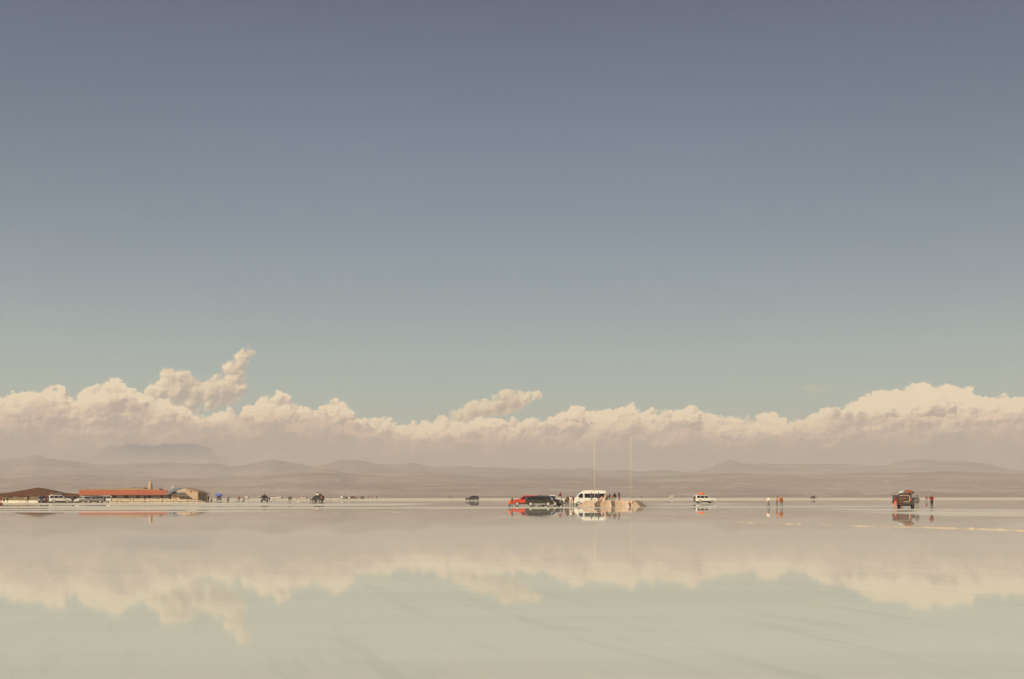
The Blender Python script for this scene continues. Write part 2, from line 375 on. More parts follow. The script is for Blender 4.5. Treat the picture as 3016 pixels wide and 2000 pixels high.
def fbm(x, y, z=0, o=5):
    return MN.fractal(Vector((x,y,z)), 1.0, 2.0, o)
def ridge_h(pts, x, y, D, seed):
    px = CX+x/D*F
    if px < 0: e = pts[0][1]+18*math.sin(px*.004)
    elif px > 3016: e = pts[-1][1]+18*math.sin((px-3016)*.004)
    else: e = interp(pts, px)
    return max(0, (hor(min(max(px,0),3016))-e)/F*D) + CH
def smooth(t): t = max(0, min(1, t)); return t*t*(3-2*t)
def hills(name, pts, D, Y0, Y1, nx, ny, seed, plain, m, label):
    xs = [ -4400+8800*i/nx for i in range(nx+1)]; ys = [Y0+(Y1-Y0)*(j/ny) for j in range(ny+1)]
    def zf(x, y):
        H = ridge_h(pts, x*D/y if y > 0 else x, y, D, seed)
        t = (y-Y0)/(D-Y0)
        if t <= 1:
            s = plain*t + (1-plain)*smooth((t-.35)/.65)**1.3; H = H*(1+.035*fbm(x*.006, seed, 2, 6))
            g1 = fbm(x*.004+seed, y*.0035, seed); g2 = abs(fbm(x*.010, y*.004, seed+5)) + .5*abs(fbm(x*.028, y*.010, seed+9, 4))
            h = H*s*(1+ .30*g1*(1-t)) - H*.34*g2*smooth(t*2)*(1-t)**.5
            h = h*(1-.0*t)
        else:
            h = H*(1-smooth((y-D)/(Y1-D)))
        if t > .98 and t <= 1.02: h = H + 1.4*fbm(x*.02, 0, seed)
        return h - (.6 if t < .01 else 0)
    o = link(name, grid_mesh(name, xs, ys, zf), None, m); o['kind'] = 'structure'
    for p in o.data.polygons: p.use_smooth = True
    return o
def hill_mat(name, a, b, c3):
    global wt, N, L
    m = bpy.data.materials.new(name); m.use_nodes = True; wt = m.node_tree; N = wt.nodes; L = wt.links
    P = N['Principled BSDF']; P.inputs['Roughness'].default_value = .95; P.inputs['Specular IOR Level'].default_value = .1
    geo = N.new('ShaderNodeNewGeometry'); s = N.new('ShaderNodeSeparateXYZ'); L.new(geo.outputs['Position'], s.inputs[0])
    v = comb(mul(s.outputs[0],.0022), mul(s.outputs[1],.0035), mul(s.outputs[2], .05))
    n = noise(v, 1.0, 7, .62); n2 = noise(comb(mul(s.outputs[0],.004), mul(s.outputs[1],.02), mul(s.outputs[2],.12)), 1.0, 6, .6)
    c = mixc(remap(n, .35, .65), a, b); c = mixc(mul(remap(n2, .5, .72), .8), c, c3)
    L.new(c, P.inputs['Base Color']); return m
hm1 = hill_mat('hill_far', rgb(.20,.165,.155), rgb(.32,.265,.235), rgb(.42,.35,.30))
hm2 = hill_mat('hill_near', rgb(.23,.18,.155), rgb(.35,.28,.235), rgb(.52,.42,.34))
hills('hills', ridge_far, 4000, 2600, 4500, 520, 40, 3.0, .3, hm1, '')
hills('hills', ridge_near, 2700, 930, 3000, 420, 90, 8.0, .22, hm2, '')

# haze: one closed box round everything
hb = bmesh.new(); add_box(hb, -4700, 4700, -2600, 4800, -1, 165)
hzm = bpy.data.materials.new('haze'); hzm.use_nodes = True; n = hzm.node_tree; n.nodes.clear()
out = n.nodes.new('ShaderNodeOutputMaterial'); pv = n.nodes.new('ShaderNodeVolumePrincipled')
pv.inputs['Color'].default_value = (.895,.84,.80,1); pv.inputs['Density'].default_value = 0.00025; pv.inputs['Anisotropy'].default_value = 0.0
n.links.new(pv.outputs[0], out.inputs['Volume'])
ho = obj('haze', hb, hzm); ho['kind'] = 'stuff'; ho['label'] = 'pale haze lying over the salt flat'

#P2BEGIN
# ------------------------------------------------------------------ people
ARM_L, ARM_R = 1, -1
def pose_pts(kind):
    """joints in metres, facing +X, feet on z=0: dict name -> (pos, radius)"""
    P_ = {}
    def s(n, p, r): P_[n] = (Vector(p), r)
    hip, lean, bow = .93, 0.0, 0.0
    legs = {1: ((.02,.10,.50), (-.02,.11,.085), (.14,.12,.04)), -1: ((.02,-.10,.50), (-.02,-.11,.085), (.14,-.12,.04))}
    arms = {1: ((-.03,.26,1.13), (.05,.27,.88)), -1: ((-.03,-.26,1.13), (.05,-.27,.88))}
    if kind == 'walk':
        legs = {1: ((.20,.09,.53), (.27,.10,.10), (.42,.11,.06)), -1: ((-.02,-.09,.50), (-.32,-.10,.15), (-.20,-.11,.05))}
        arms = {1: ((-.14,.25,1.14), (-.10,.26,.90)), -1: ((.10,-.25,1.14), (.24,-.22,.94))}
    elif kind == 'wide':
        legs = {1: ((.03,.24,.50), (0,.36,.085), (.15,.40,.04)), -1: ((.03,-.24,.50), (0,-.36,.085), (.15,-.40,.04))}
        arms = {1: ((0,.34,1.16), (.06,.46,.96)), -1: ((0,-.34,1.16), (.06,-.46,.96))}
    elif kind == 'camera':
        arms = {1: ((.12,.25,1.22), (.30,.10,1.44)), -1: ((.12,-.25,1.22), (.30,-.10,1.44))}
    elif kind == 'phone':
        bow = .10
        arms = {1: ((.05,.25,1.14), (.26,.12,1.16)), -1: ((.05,-.25,1.14), (.26,-.08,1.16))}
    elif kind == 'bend':
        hip, lean, bow = .90, .42, .12
        arms = {1: ((.42,.22,1.02), (.56,.16,.80)), -1: ((.42,-.22,1.02), (.56,-.16,.80))}
    elif kind == 'crouch':
        hip, lean = .34, .26
        legs = {1: ((.34,.15,.50), (.10,.14,.085), (.25,.15,.04)), -1: ((.34,-.15,.46), (.06,-.14,.085), (.21,-.15,.04))}
        arms = {1: ((.30,.26,.62), (.46,.12,.52)), -1: ((.30,-.26,.62), (.46,-.12,.52))}
    elif kind == 'sit':
        hip = .50
        legs = {1: ((.42,.12,.50), (.46,.12,.09), (.60,.12,.04)), -1: ((.42,-.12,.50), (.46,-.12,.09), (.60,-.12,.04))}
        arms = {1: ((.06,.24,.76), (.28,.14,.62)), -1: ((.06,-.24,.76), (.28,-.14,.62))}
    th = lean
    def up(h, y=0.0, x=0.0):   # a point on the leaning trunk, h above the hips
        return (h*math.sin(th)*1.55+x-(.04 if kind=='crouch' else 0), y, hip+h*math.cos(th*1.35))
    s('pelvis', up(0), .150); s('waist', up(.19), .135); s('chest', up(.38), .160); s('neck', up(.54), .062)
    s('skull', up(.64, 0, .02+bow), .088); s('crown', up(.72, 0, .03+bow*1.3), .085)
    s('nose', up(.645, 0, .125+bow*1.3), .016)
    for k in (1,-1):
        kn, an, toe = legs[k]; elb, wr = arms[k]
        s('hip%d'%k, (up(0)[0], k*.095, hip-.04), .105); s('knee%d'%k, kn, .066); s('ankle%d'%k, an, .043); s('toe%d'%k, toe, .040)
        s('shoulder%d'%k, up(.46, k*.185), .075); s('elbow%d'%k, elb, .050); s('wrist%d'%k, wr, .034)
        d = (Vector(wr)-Vector(elb)).normalized(); pm = Vector(wr)+d*.075; s('palm%d'%k, pm, .036)
        side_ = Vector((1,0,0)) if abs(d.x) < .8 else Vector((0,0,1))
        for f, (off, ln) in enumerate(((-.030,.070),(-.010,.082),(.010,.078),(.030,.062))):
            b0 = pm+side_*off+d*.025; m0 = b0+d*ln*.55+Vector((0,-k*.008,0)); t0 = b0+d*ln+Vector((0,-k*.024,0))
            s('fa%d_%d'%(f,k), b0, .010); s('fb%d_%d'%(f,k), m0, .009); s('fc%d_%d'%(f,k), t0, .008)
        tb = Vector(wr)+d*.03+side_*.035; s('ta%d'%k, tb, .012); s('tb%d'%k, tb+side_*.022+d*.03, .010); s('tc%d'%k, tb+side_*.030+d*.058, .009)
    E = [('pelvis','waist'),('waist','chest'),('chest','neck'),('neck','skull'),('skull','crown'),('skull','nose')]
    for k in (1,-1):
        E += [('pelvis','hip%d'%k),('hip%d'%k,'knee%d'%k),('knee%d'%k,'ankle%d'%k),('ankle%d'%k,'toe%d'%k),('chest','shoulder%d'%k),('shoulder%d'%k,'elbow%d'%k),('elbow%d'%k,'wrist%d'%k),('wrist%d'%k,'palm%d'%k)]
        for f in range(4): E += [('palm%d'%k,'fa%d_%d'%(f,k)),('fa%d_%d'%(f,k),'fb%d_%d'%(f,k)),('fb%d_%d'%(f,k),'fc%d_%d'%(f,k))]
        E += [('palm%d'%k,'ta%d'%k),('ta%d'%k,'tb%d'%k),('tb%d'%k,'tc%d'%k)]
    return P_, E
def bone_kind(a, b):
    n = a+b
    if 'f' in a[:1] or 't' in a[:1] and a[1] in 'abc' or 'palm' in n: return 0
    if any(w in n for w in ('skull','crown','nose')): return 0
    if 'toe' in n: return 3
    if 'knee' in n or 'hip' in n: return 2
    return 1
def skin_mesh(P_, E, root):
    names = list(P_); idx = {n:i for i,n in enumerate(names)}
    me = bpy.data.meshes.new('body'); me.from_pydata([P_[n][0] for n in names], [(idx[a],idx[b]) for a,b in E], []); me.update()
    o = bpy.data.objects.new('tmp_body', me); C.objects.link(o)
    md_ = o.modifiers.new('s','SKIN'); md_.use_smooth_shade = True
    sv = me.skin_vertices[0].data
    for n in names:
        r = P_[n][1]; sv[idx[n]].radius = (r, r); sv[idx[n]].use_root = (n == root)
    sb = o.modifiers.new('u','SUBSURF'); sb.levels = 1; sb.render_levels = 1
    dg = bpy.context.evaluated_depsgraph_get(); dg.update()
    out_ = bpy.data.meshes.new_from_object(o.evaluated_get(dg))
    bpy.data.objects.remove(o); out_.materials.clear()
    return out_
def seg_d(p, a, b):
    ab = b-a; t = max(0, min(1, (p-a).dot(ab)/max(ab.length_squared,1e-9))); return (p-a-ab*t).length
_bodies = {}
def body_for(kind):
    if kind in _bodies: return _bodies[kind]
    P_, E = pose_pts(kind)
    me = skin_mesh(P_, E, 'pelvis')
    segs = [(P_[a][0], P_[b][0], max(P_[a][1],P_[b][1]), bone_kind(a,b)) for a,b in E]
    cat = []
    for f in me.polygons:
        c_ = f.center; best = min(segs, key=lambda s_: seg_d(c_, s_[0], s_[1])-s_[2]); cat.append(best[3])
    # jacket: trunk and sleeves, a little fuller than the body
    J = {n:(P_[n][0], P_[n][1]*(1.22 if n in ('pelvis','waist','chest') else 1.25)+(.012)) for n in P_ if n in ('pelvis','waist','chest') or n.startswith(('shoulder','elbow','wrist'))}
    J['collar'] = (P_['neck'][0], .075)
    JE = [('pelvis','waist'),('waist','chest'),('chest','collar')]+[e for k in (1,-1) for e in (('chest','shoulder%d'%k),('shoulder%d'%k,'elbow%d'%k),('elbow%d'%k,'wrist%d'%k))]
    jm = skin_mesh(J, JE, 'pelvis')
    _bodies[kind] = (me, cat, jm, P_); return _bodies[kind]
def person(label, loc, kind, face, top, bottom, h=1.70, head='hair', extra=None, group=None, headcol=None):
    """face: degrees, 0 = towards the right of the view, 90 = away, 270 = towards the camera"""
    me0, cat, jm0, P_ = body_for(kind)
    t = thing('person', label, 'person', loc, R(face), group, h/1.72)
    me = me0.copy(); me.materials.clear()
    for m_ in (SKIN, CL[top], CL[bottom], SHOE): me.materials.append(m_)
    for f, c_ in zip(me.polygons, cat): f.material_index = c_; f.use_smooth = True
    link('body', me, t)
    jm = jm0.copy(); jm.materials.clear(); jm.materials.append(CL[top])
    for f in jm.polygons: f.use_smooth = True
    link('jacket', jm, t)
    cr, sk = P_['crown'][0], P_['skull'][0]; mid_ = (cr+sk)/2
    bm = bmesh.new()
    if head == 'hair':
        add_ell(bm, (mid_.x-.025, mid_.y, mid_.z+.03), (.105,.098,.115)); obj('hair', bm, HAIRM, t, True)
    elif head == 'hood':
        add_ell(bm, (mid_.x-.03, mid_.y, mid_.z-.01), (.135,.135,.165)); obj('hood', bm, CL[headcol or top], t, True)
    elif head == 'hat':
        add_ell(bm, (mid_.x, mid_.y, mid_.z+.06), (.11,.105,.09)); add_cyl(bm, (mid_.x, mid_.y, mid_.z+.05), (mid_.x, mid_.y, mid_.z+.065), .19, .17, 14); obj('hat', bm, CL[headcol or 'tan'], t, True)
    elif head == 'cap':
        add_ell(bm, (mid_.x, mid_.y, mid_.z+.05), (.108,.102,.09)); add_box(bm, mid_.x+.07, mid_.x+.19, -.07, .07, mid_.z+.045, mid_.z+.06); obj('cap', bm, CL[headcol or 'rust'], t, True)
    if extra == 'pack':
        ch = P_['chest'][0]; obj('backpack', boxm(ch.x-.36, ch.x-.14, -.16, .16, ch.z-.28, ch.z+.14, bev=.05), CL['orange'], t)
    elif extra == 'skirt' or extra == 'coat':
        pe = P_['pelvis'][0]; bm = bmesh.new(); add_cyl(bm, (pe.x,0,pe.z-.22), (pe.x,0,pe.z+.16), .24, .17, 14); obj('coat_hem', bm, CL[top], t, True)
    elif extra == 'bagside':
        pe = P_['pelvis'][0]; obj('shoulder_bag', boxm(pe.x-.30, pe.x-.04, -.17, .17, pe.z-.06, pe.z+.22, bev=.06), CL['pink'], t)
    return t
def pw(x, yfoot=None, Y=None, z=0.0):
    if Y is None: Y = depth_of(x, yfoot)
    return at(x, Y, z)

# ------------------------------------------------------------------ vehicles (length along +X = front, origin on the ground at the middle)
def prof_at(pts, x):
    if x <= pts[0][0]: return pts[0][1]
    for (a,b),(c2,d2) in zip(pts, pts[1:]):
        if x <= c2: return b+(d2-b)*((x-a)/(c2-a) if c2 > a else 0)
    return pts[-1][1]
TYPES = {
 'suv': dict(L=4.75, W=1.86, top=[(-2.37,1.0),(-2.30,1.55),(-2.12,1.74),(-1.6,1.80),(-.2,1.80),(.35,1.72),(1.05,1.17),(1.75,1.08),(2.20,.98),(2.37,.72)], belt=1.10, sill=.36, ax=(-1.42,1.42), wr=.37, cab=(-2.25,1.02), open=.40,
     win=[(-2.02,-1.32),(-1.24,-.30),(-.20,.72)]),
 'wagon4': dict(L=4.85, W=1.90, top=[(-2.42,1.0),(-2.38,1.72),(-2.28,1.84),(-1.5,1.90),(.15,1.88),(.40,1.80),(.95,1.22),(1.9,1.12),(2.35,1.02),(2.42,.72)], belt=1.15, sill=.44, ax=(-1.40,1.45), wr=.39, cab=(-2.32,.92), open=.42,
     win=[(-2.16,-1.40),(-1.30,-.40),(-.30,.62)]),
 'crossover': dict(L=4.72, W=1.88, top=[(-2.36,.95),(-2.30,1.30),(-2.05,1.52),(-1.55,1.66),(-.4,1.71),(.35,1.62),(1.20,1.10),(1.90,1.0),(2.25,.88),(2.36,.66)], belt=1.05, sill=.33, ax=(-1.45,1.40), wr=.37, cab=(-2.12,1.12), open=.40,
     win=[(-1.90,-1.30),(-1.22,-.30),(-.20,.84)]),
 'van': dict(L=6.1, W=2.0, top=[(-3.05,.9),(-3.02,2.50),(-2.92,2.66),(-2.4,2.72),(.6,2.74),(1.25,2.62),(1.65,2.28),(2.35,1.42),(2.92,1.16),(3.05,.75)], belt=1.32, sill=.36, ax=(-1.75,1.95), wr=.36, cab=(-2.95,2.30), open=.39, wtop=2.12,
     win=[(-2.85,-1.50),(-1.44,.92),(1.18,2.06)]),
 'minivan': dict(L=4.6, W=1.75, top=[(-2.30,.95),(-2.27,1.80),(-2.15,1.92),(-1.4,1.97),(1.0,1.95),(1.35,1.84),(1.95,1.22),(2.22,.98),(2.30,.7)], belt=1.12, sill=.34, ax=(-1.25,1.45), wr=.33, cab=(-2.20,1.92), open=.36,
     win=[(-2.08,-1.10),(-1.02,.20),(.30,1.36)]),
}
def body_mesh(T, open_rear=False):
    L2 = T['L']/2; W2 = T['W']/2; xs_ = set()
    for x,_ in T['top']: xs_.add(round(x,3))
    for a in T['ax']:
        for i in range(9): xs_.add(round(a-T['open']*math.cos(math.pi*i/8),3))
    xs_ |= {round(-L2+T['L']*i/24,3) for i in range(25)}
    xs_ = sorted(x for x in xs_ if -L2-1e-6 <= x <= L2+1e-6)
    bm = bmesh.new(); rings = []
    for x in xs_:
        zt = prof_at(T['top'], x); zb = T['sill']
        for a in T['ax']:
            d = abs(x-a)
            if d < T['open']: zb = max(zb, T['wr']*.75+math.sqrt(T['open']**2-d*d)*1.02)
        if x < -L2+.12 or x > L2-.12: zb = max(zb, .46)
        e = min(L2-abs(x), .35)/.35; w = W2*(.86+.14*math.sqrt(max(e,0)))
        belt = min(T['belt'], zt-.03)
        wr_ = w-.02-.30*max(0, zt-belt)*.62
        rings.append([bm.verts.new((x, sgn*ww, z)) for sgn, ww, z in ((-1,w*.55,zb),(-1,w-.03,zb),(-1,w,(zb+belt)/2),(-1,w-.01,belt),(-1,wr_,zt-.06),(-1,wr_-.12,zt),(1,wr_-.12,zt),(1,wr_,zt-.06),(1,w-.01,belt),(1,w,(zb+belt)/2),(1,w-.03,zb),(1,w*.55,zb))])
    n = len(rings[0])
    for a, b in zip(rings, rings[1:]):
        for i in range(n): bm.faces.new((a[i], a[(i+1)%n], b[(i+1)%n], b[i]))
    bm.faces.new(rings[0]); bm.faces.new(rings[-1][::-1])
    return bm
def cab_half(T, x, z):
    zt = prof_at(T['top'], x); belt = min(T['belt'], zt-.03); W2 = T['W']/2
    e = min(T['L']/2-abs(x), .35)/.35; w = W2*(.86+.14*math.sqrt(max(e,0)))
    wr_ = w-.02-.30*max(0, zt-belt)*.62; t = (z-belt)/max(zt-.06-belt, .05)
    return (w-.01)+(wr_-(w-.01))*max(0,min(1,t))
def vehicle(kind, name, label, cat, loc, face, paint, group=None, s=1.0, rack=None, rim=RIM, spare=False, glass=GLASS, roofpaint=None, open_rear=False, sills=None):
    T = TYPES[kind]; L2 = T['L']/2; W2 = T['W']/2
    t = thing(name, label, cat, loc, R(face), group, s)
    o = obj('body', body_mesh(T), paint, t, False)
    for p in o.data.polygons: p.use_smooth = True
    try: o.data.set_sharp_from_angle(angle=R(35))
    except Exception: pass
    wt_ = T.get('wtop')
    for sg in (-1,1):
        for k,(x0,x1) in enumerate(T['win']):
            n_ = 6; bot, topl = [], []
            for i in range(n_+1):
                x = x0+(x1-x0)*i/n_; z0 = T['belt']+.03; z1 = min(prof_at(T['top'], x)-.14, wt_ or 9)
                if z1 < z0+.02: z1 = z0+.02
                bot.append((x, sg*(cab_half(T,x,z0)+.004), z0)); topl.append((x, sg*(cab_half(T,x,z1)+.004), z1))
            bm = bmesh.new()
            for i in range(n_):
                q = [bot[i],bot[i+1],topl[i+1],topl[i]]
                slab(bm, q, (0,sg,.2), .008)
            bmesh.ops.remove_doubles(bm, verts=bm.verts, dist=.001)
            obj('side_window', bm, glass, t)
        for ax_ in T['ax']:
            bm = bmesh.new(); r = T['wr']; yc = sg*(W2-.11)
            add_cyl(bm, (ax_, yc-sg*.11, r), (ax_, yc+sg*.10, r), r, r, 22)
            w = obj('wheel', bm, TYRE, t, False)
            bm = bmesh.new(); add_cyl(bm, (ax_, yc+sg*.095, r), (ax_, yc+sg*.115, r), r*.66, r*.60, 18)
            obj('rim', bm, rim, w)
            bm = bmesh.new()
            add_cyl(bm, (ax_, yc+sg*.113, r), (ax_, yc+sg*.124, r), r*.20, r*.17, 12)
            obj('hub_cap', bm, TRIM, w)
            bm = bmesh.new()   # dark lip of the wheel arch
            for i in range(12):
                a0, a1 = math.pi*i/12, math.pi*(i+1)/12; ro, ri = T['open']+.035, T['open']-.02; zc = T['wr']*.75
                pts = [(ax_+math.cos(a0)*ri, sg*(W2-.015), zc+math.sin(a0)*ri*1.02),(ax_+math.cos(a1)*ri, sg*(W2-.015), zc+math.sin(a1)*ri*1.02),(ax_+math.cos(a1)*ro, sg*(W2-.015), zc+math.sin(a1)*ro*1.02),(ax_+math.cos(a0)*ro, sg*(W2-.015), zc+math.sin(a0)*ro*1.02)]
                slab(bm, pts, (0,sg,0), .03)
            bmesh.ops.remove_doubles(bm, verts=bm.verts, dist=.001)
            obj('wheel_arch', bm, TRIM, t)
        # sill strip, mirror, lamps, handles
        obj('side_sill', boxm(T['ax'][0]+T['open']+.03, T['ax'][1]-T['open']-.03, sg*(W2-.02), sg*(W2+.012), T['sill']-.02, T['sill']+.10), sills or TRIM, t)
        xm = T['win'][-1][1]-.12
        obj('mirror', boxm(xm-.06, xm+.10, sg*(W2+.0), sg*(W2+.20), T['belt']+.02, T['belt']+.20, bev=.03), paint if paint in (WHITEP, CREAMP) else TRIM, t)
        zt = prof_at(T['top'], L2-.14)
        obj('headlight', boxm(L2-.22, L2-.005, sg*W2*.52, sg*W2*.90, zt-.27, zt-.07, bev=.03), LAMP, t)
        obj('tail_light', boxm(-L2-.012, -L2+.12, sg*W2*.70, sg*W2*.90, .95, 1.30, bev=.02), TAIL, t)
        for k,(x0,x1) in enumerate(T['win'][1:]):
            obj('door_handle', boxm(x0+.06, x0+.22, sg*(W2-.005), sg*(W2+.03), T['belt']-.12, T['belt']-.08, bev=.008), CHROME if paint in (GREENP, BLACKP) else paint, t)
    # windscreen and rear window
    tp = T['top']
    j = [i for i in range(len(tp)-1) if tp[i][0] > 0 and tp[i][1]-tp[i+1][1] > .3 and tp[i+1][0] < L2-.3]
    if j:
        (xa,za),(xb,zb) = tp[j[0]], tp[j[0]+1]
        f = lambda t_: (xa+(xb-xa)*t_, za+(zb-za)*t_)
        (x0,z0),(x1,z1) = f(.10), f(.90)
        yo0 = cab_half(T,x0,z0)-.16; yo1 = W2-.20
        bm = bmesh.new(); slab(bm, [(x0,-yo0,z0+.006),(x1,-yo1,z1+.006),(x1,yo1,z1+.006),(x0,yo0,z0+.006)], (za-zb,0,xb-xa), .01)
        obj('windscreen', bm, GLASS2 if kind == 'van' else glass, t)
    zr = min(prof_at(T['top'], -L2+.10)-.10, wt_ or 9)
    if zr > T['belt']+.15 and not open_rear:
        bm = bmesh.new(); slab(bm, [(-L2-.012+.02,-W2*.66,T['belt']+.05),(-L2+.008,W2*.66,T['belt']+.05),(-L2+.05,W2*.60,zr),(-L2+.05,-W2*.60,zr)], (-1,0,0), .012); obj('rear_window', bm, glass, t)
    obj('front_bumper', boxm(L2-.16, L2+.06, -W2*.88, W2*.88, .38, .60, bev=.05), TRIM if paint is not WHITEP else CREAMP, t)
    obj('rear_bumper', boxm(-L2-.06, -L2+.16, -W2*.88, W2*.88, .42, .62, bev=.05), TRIM, t)
    obj('grille', boxm(L2-.05, L2+.015, -W2*.45, W2*.45, .64, .86, bev=.02), TRIM, t)
    obj('number_plate', boxm(L2+.06, L2+.07, -.22, .22, .44, .55), CREAMP, t)
    obj('underbody', boxm(-L2+.35, L2-.35, -W2*.6, W2*.6, .26, T['sill']+.05), TRIM, t)
    if rack:
        zt = max(z for _,z in tp); x0, x1 = tp[3][0], tp[4][0]
        bm = bmesh.new()
        for sg in (-1,1): add_cyl(bm, (x0,sg*W2*.62,zt+.07), (x1,sg*W2*.62,zt+.07), .018)
        for i in range(6):
            x = x0+(x1-x0)*i/5; add_cyl(bm, (x,-W2*.64,zt+.06), (x,W2*.64,zt+.06), .015)
            for sg in (-1,1): add_cyl(bm, (x,sg*W2*.62,zt-.03), (x,sg*W2*.62,zt+.07), .015)
        obj('roof_rack', bm, TRIM, t)
    if spare:
        bm = bmesh.new(); add_cyl(bm, (-L2-.03,.12,1.02), (-L2-.25,.12,1.02), .37, .35, 20); w = obj('spare_wheel', bm, TYRE, t)
        bm = bmesh.new(); add_cyl(bm, (-L2-.245,.12,1.02), (-L2-.262,.12,1.02), .22, .20, 16); obj('rim', bm, rim, w)
    return t
def bundle(name, label, cat, loc, size, col, rz=0, group=None, round_=False):
    bm = bmesh.new(); a, b, c_ = size
    if round_: add_ell(bm, (0,0,c_/2), (a/2,b/2,c_/2), 14, 9)
    else: add_box(bm, -a/2, a/2, -b/2, b/2, 0, c_, bev=min(size)*.28)
    for v in bm.verts: v.co += Vector((MN.noise(v.co*3+Vector((a*9,0,0))), MN.noise(v.co*3+Vector((0,b*7,5))), MN.noise(v.co*2.2)*.7))*min(size)*.13
    t = thing(name, label, cat, loc, rz, group)
    obj('cover', bm, col, t, True)
    bm = bmesh.new()
    for x in (-a*.22, a*.22): add_cyl(bm, (x,-b*.45,c_*1.0), (x,b*.45,c_*1.0), .014)
    obj('strap', bm, TRIM, t); return t
def onto(veh, local):
    return veh.matrix_basis @ Vector(local) if False else Matrix.LocRotScale(veh.location, veh.rotation_euler, veh.scale) @ Vector(local)

# ---- middle group
red = vehicle('suv','parked_car','bright red off-road car facing left, half hidden behind the olive car','car', pw(1547,Y=173), 180, REDP, rim=RIM)
green = vehicle('crossover','parked_car','dark olive green car parked side-on in front of the red car','car', pw(1589.5,Y=163.5), -3, GREENP, sills=CHROME)
dark = vehicle('suv','parked_car','dark plum car nosing out behind the olive green car','car', pw(1617,Y=170), -24, BLACKP, rack=True)
jeep = vehicle('wagon4','parked_car','white off-road car behind the dark plum car, only its bonnet showing','car', pw(1630,Y=185), -8, WHITEP)
van = vehicle('van','minibus','tall white minibus parked behind the stepped salt platform','minibus', pw(1734.5,Y=180), 183, WHITEP)
person('person in an orange jacket crouching in front of the red car', pw(1498,Y=151), 'crouch', 350, 'orange','jean', 1.75, 'hood')
person('person in a purple jacket bending at the nose of the red car', pw(1508,Y=156), 'phone', 20, 'purple','brown', 1.62, 'cap', headcol='tan')
person('person in dark maroon hood and white trousers sitting on the white bonnet', at(1650.5,184.0,1.06-.06), 'sit', 250, 'maroon','white', 1.75, 'hood', extra='coat')
person('child in brown standing beside the dark plum car', pw(1665,Y=172), 'stand', 300, 'brown','brown', 1.15, 'hair')
person('person in a dark brown coat standing between the parked cars and the minibus', pw(1672,Y=165), 'stand', 280, 'brown','black', 1.70, 'hair')
person('person in cream clothes standing just left of the minibus nose', pw(1680.5,Y=166), 'stand', 90, 'white','white', 1.66, 'hair')
person('person in a wine red jacket leaning on the minibus bonnet', pw(1689,Y=167), 'phone', 150, 'maroon','pink', 1.62, 'hood')

# ---- stepped salt platform with its two flagpoles
SALT = mat('salt_block', rgb(.62,.46,.335), .95, var=.25, scale=4, bump=.5, spec=.2)
SALT2 = mat('salt_smooth', rgb(.66,.50,.36), .95, var=.15, scale=3, bump=.3, spec=.2)
PY = 160.0
def plan_pts(inset):
    fr = [(1702,163.5),(1718,160.5),(1738,160.2),(1750,158.6),(1763,159.6),(1785,159.9),(1798,158.4),(1812,159.6),(1836,159.6),(1849,158.3),(1858,159.0),(1884,159.0),(1905,160.5)]
    cx, cy = 1804, 163.5
    pts = []
    for x, Y in fr: pts.append((at(x, Y).x, Y))
    bk = [(at(1893,166.5).x,166.5),(at(1715,167).x,167)]
    pts += bk
    c_ = Vector((at(cx,cy).x, cy)); o_ = []
    for p in pts:
        d = Vector(p)-c_; sx_ = 1-inset/5.4; sy_ = 1-inset/5.6
        o_.append((c_.x+d.x*sx_, c_.y+d.y*sy_))
    return o_
plat = thing('salt_platform', 'stepped platform of salt blocks with two flagpoles, people standing on it', 'platform', at(1804,163.5))
def world_child(name, bm, m, parent, smooth=False):
    for v in bm.verts: v.co -= Vector(parent.location)
    return obj(name, bm, m, parent, smooth)
NS = 6; SH = .155
for i in range(NS):
    bm = bmesh.new(); pl = plan_pts(i*.205); z0, z1 = i*SH-(.02 if i == 0 else 0), (i+1)*SH
    lo_, hi_ = [], []
    dense = []
    for a, b in zip(pl, pl[1:]+pl[:1]):
        n_ = max(1, int((Vector(b)-Vector(a)).length/.45))
        for k in range(n_): dense.append((a[0]+(b[0]-a[0])*k/n_, a[1]+(b[1]-a[1])*k/n_))
    dense = [(x+random.uniform(-.03,.03), y+random.uniform(-.04,.04)) for x,y in dense]
    zj = [random.uniform(-.012,.012) for _ in dense]
    cxy = at(1804,163.5); ins = [(cxy.x+(x-cxy.x)*.985, cxy.y+(y-cxy.y)*.975) for x,y in dense]
    lv = [[bm.verts.new((x,y,z0)) for x,y in ins], [bm.verts.new((x,y,z0+.026)) for x,y in ins], [bm.verts.new((x,y,z0+.034)) for x,y in dense], [bm.verts.new((x,y,z1+j_)) for (x,y),j_ in zip(dense,zj)]]
    bm.faces.new(lv[0][::-1]); bm.faces.new(lv[3])
    for la, lb in zip(lv, lv[1:]):
        for k in range(len(dense)):
            k2 = (k+1)%len(dense); bm.faces.new((la[k],la[k2],lb[k2],lb[k]))
    world_child('step', bm, SALT if i%2 == 0 else SALT2, plat)
for bx_, w_, hgt in ((1749,.14,.84),(1798,.20,.86),(1848,.30,.95)):
    bm = bmesh.new(); X_ = at(bx_,157.8).x
    a = [(X_-w_*1.2,158.05,-.02),(X_+w_*1.2,158.05,-.02),(X_+w_*1.3,160.5,-.02),(X_-w_*1.3,160.5,-.02)]
    b = [(X_-w_*.6,158.7,hgt),(X_+w_*.6,158.7,hgt),(X_+w_*.7,160.5,hgt),(X_-w_*.7,160.5,hgt)]
    va = [bm.verts.new(p) for p in a]; vb = [bm.verts.new(p) for p in b]
    bm.faces.new(va[::-1]); bm.faces.new(vb)
    for k in range(4): bm.faces.new((va[k],va[(k+1)%4],vb[(k+1)%4],vb[k]))
    world_child('buttress', bm, SALT, plat)
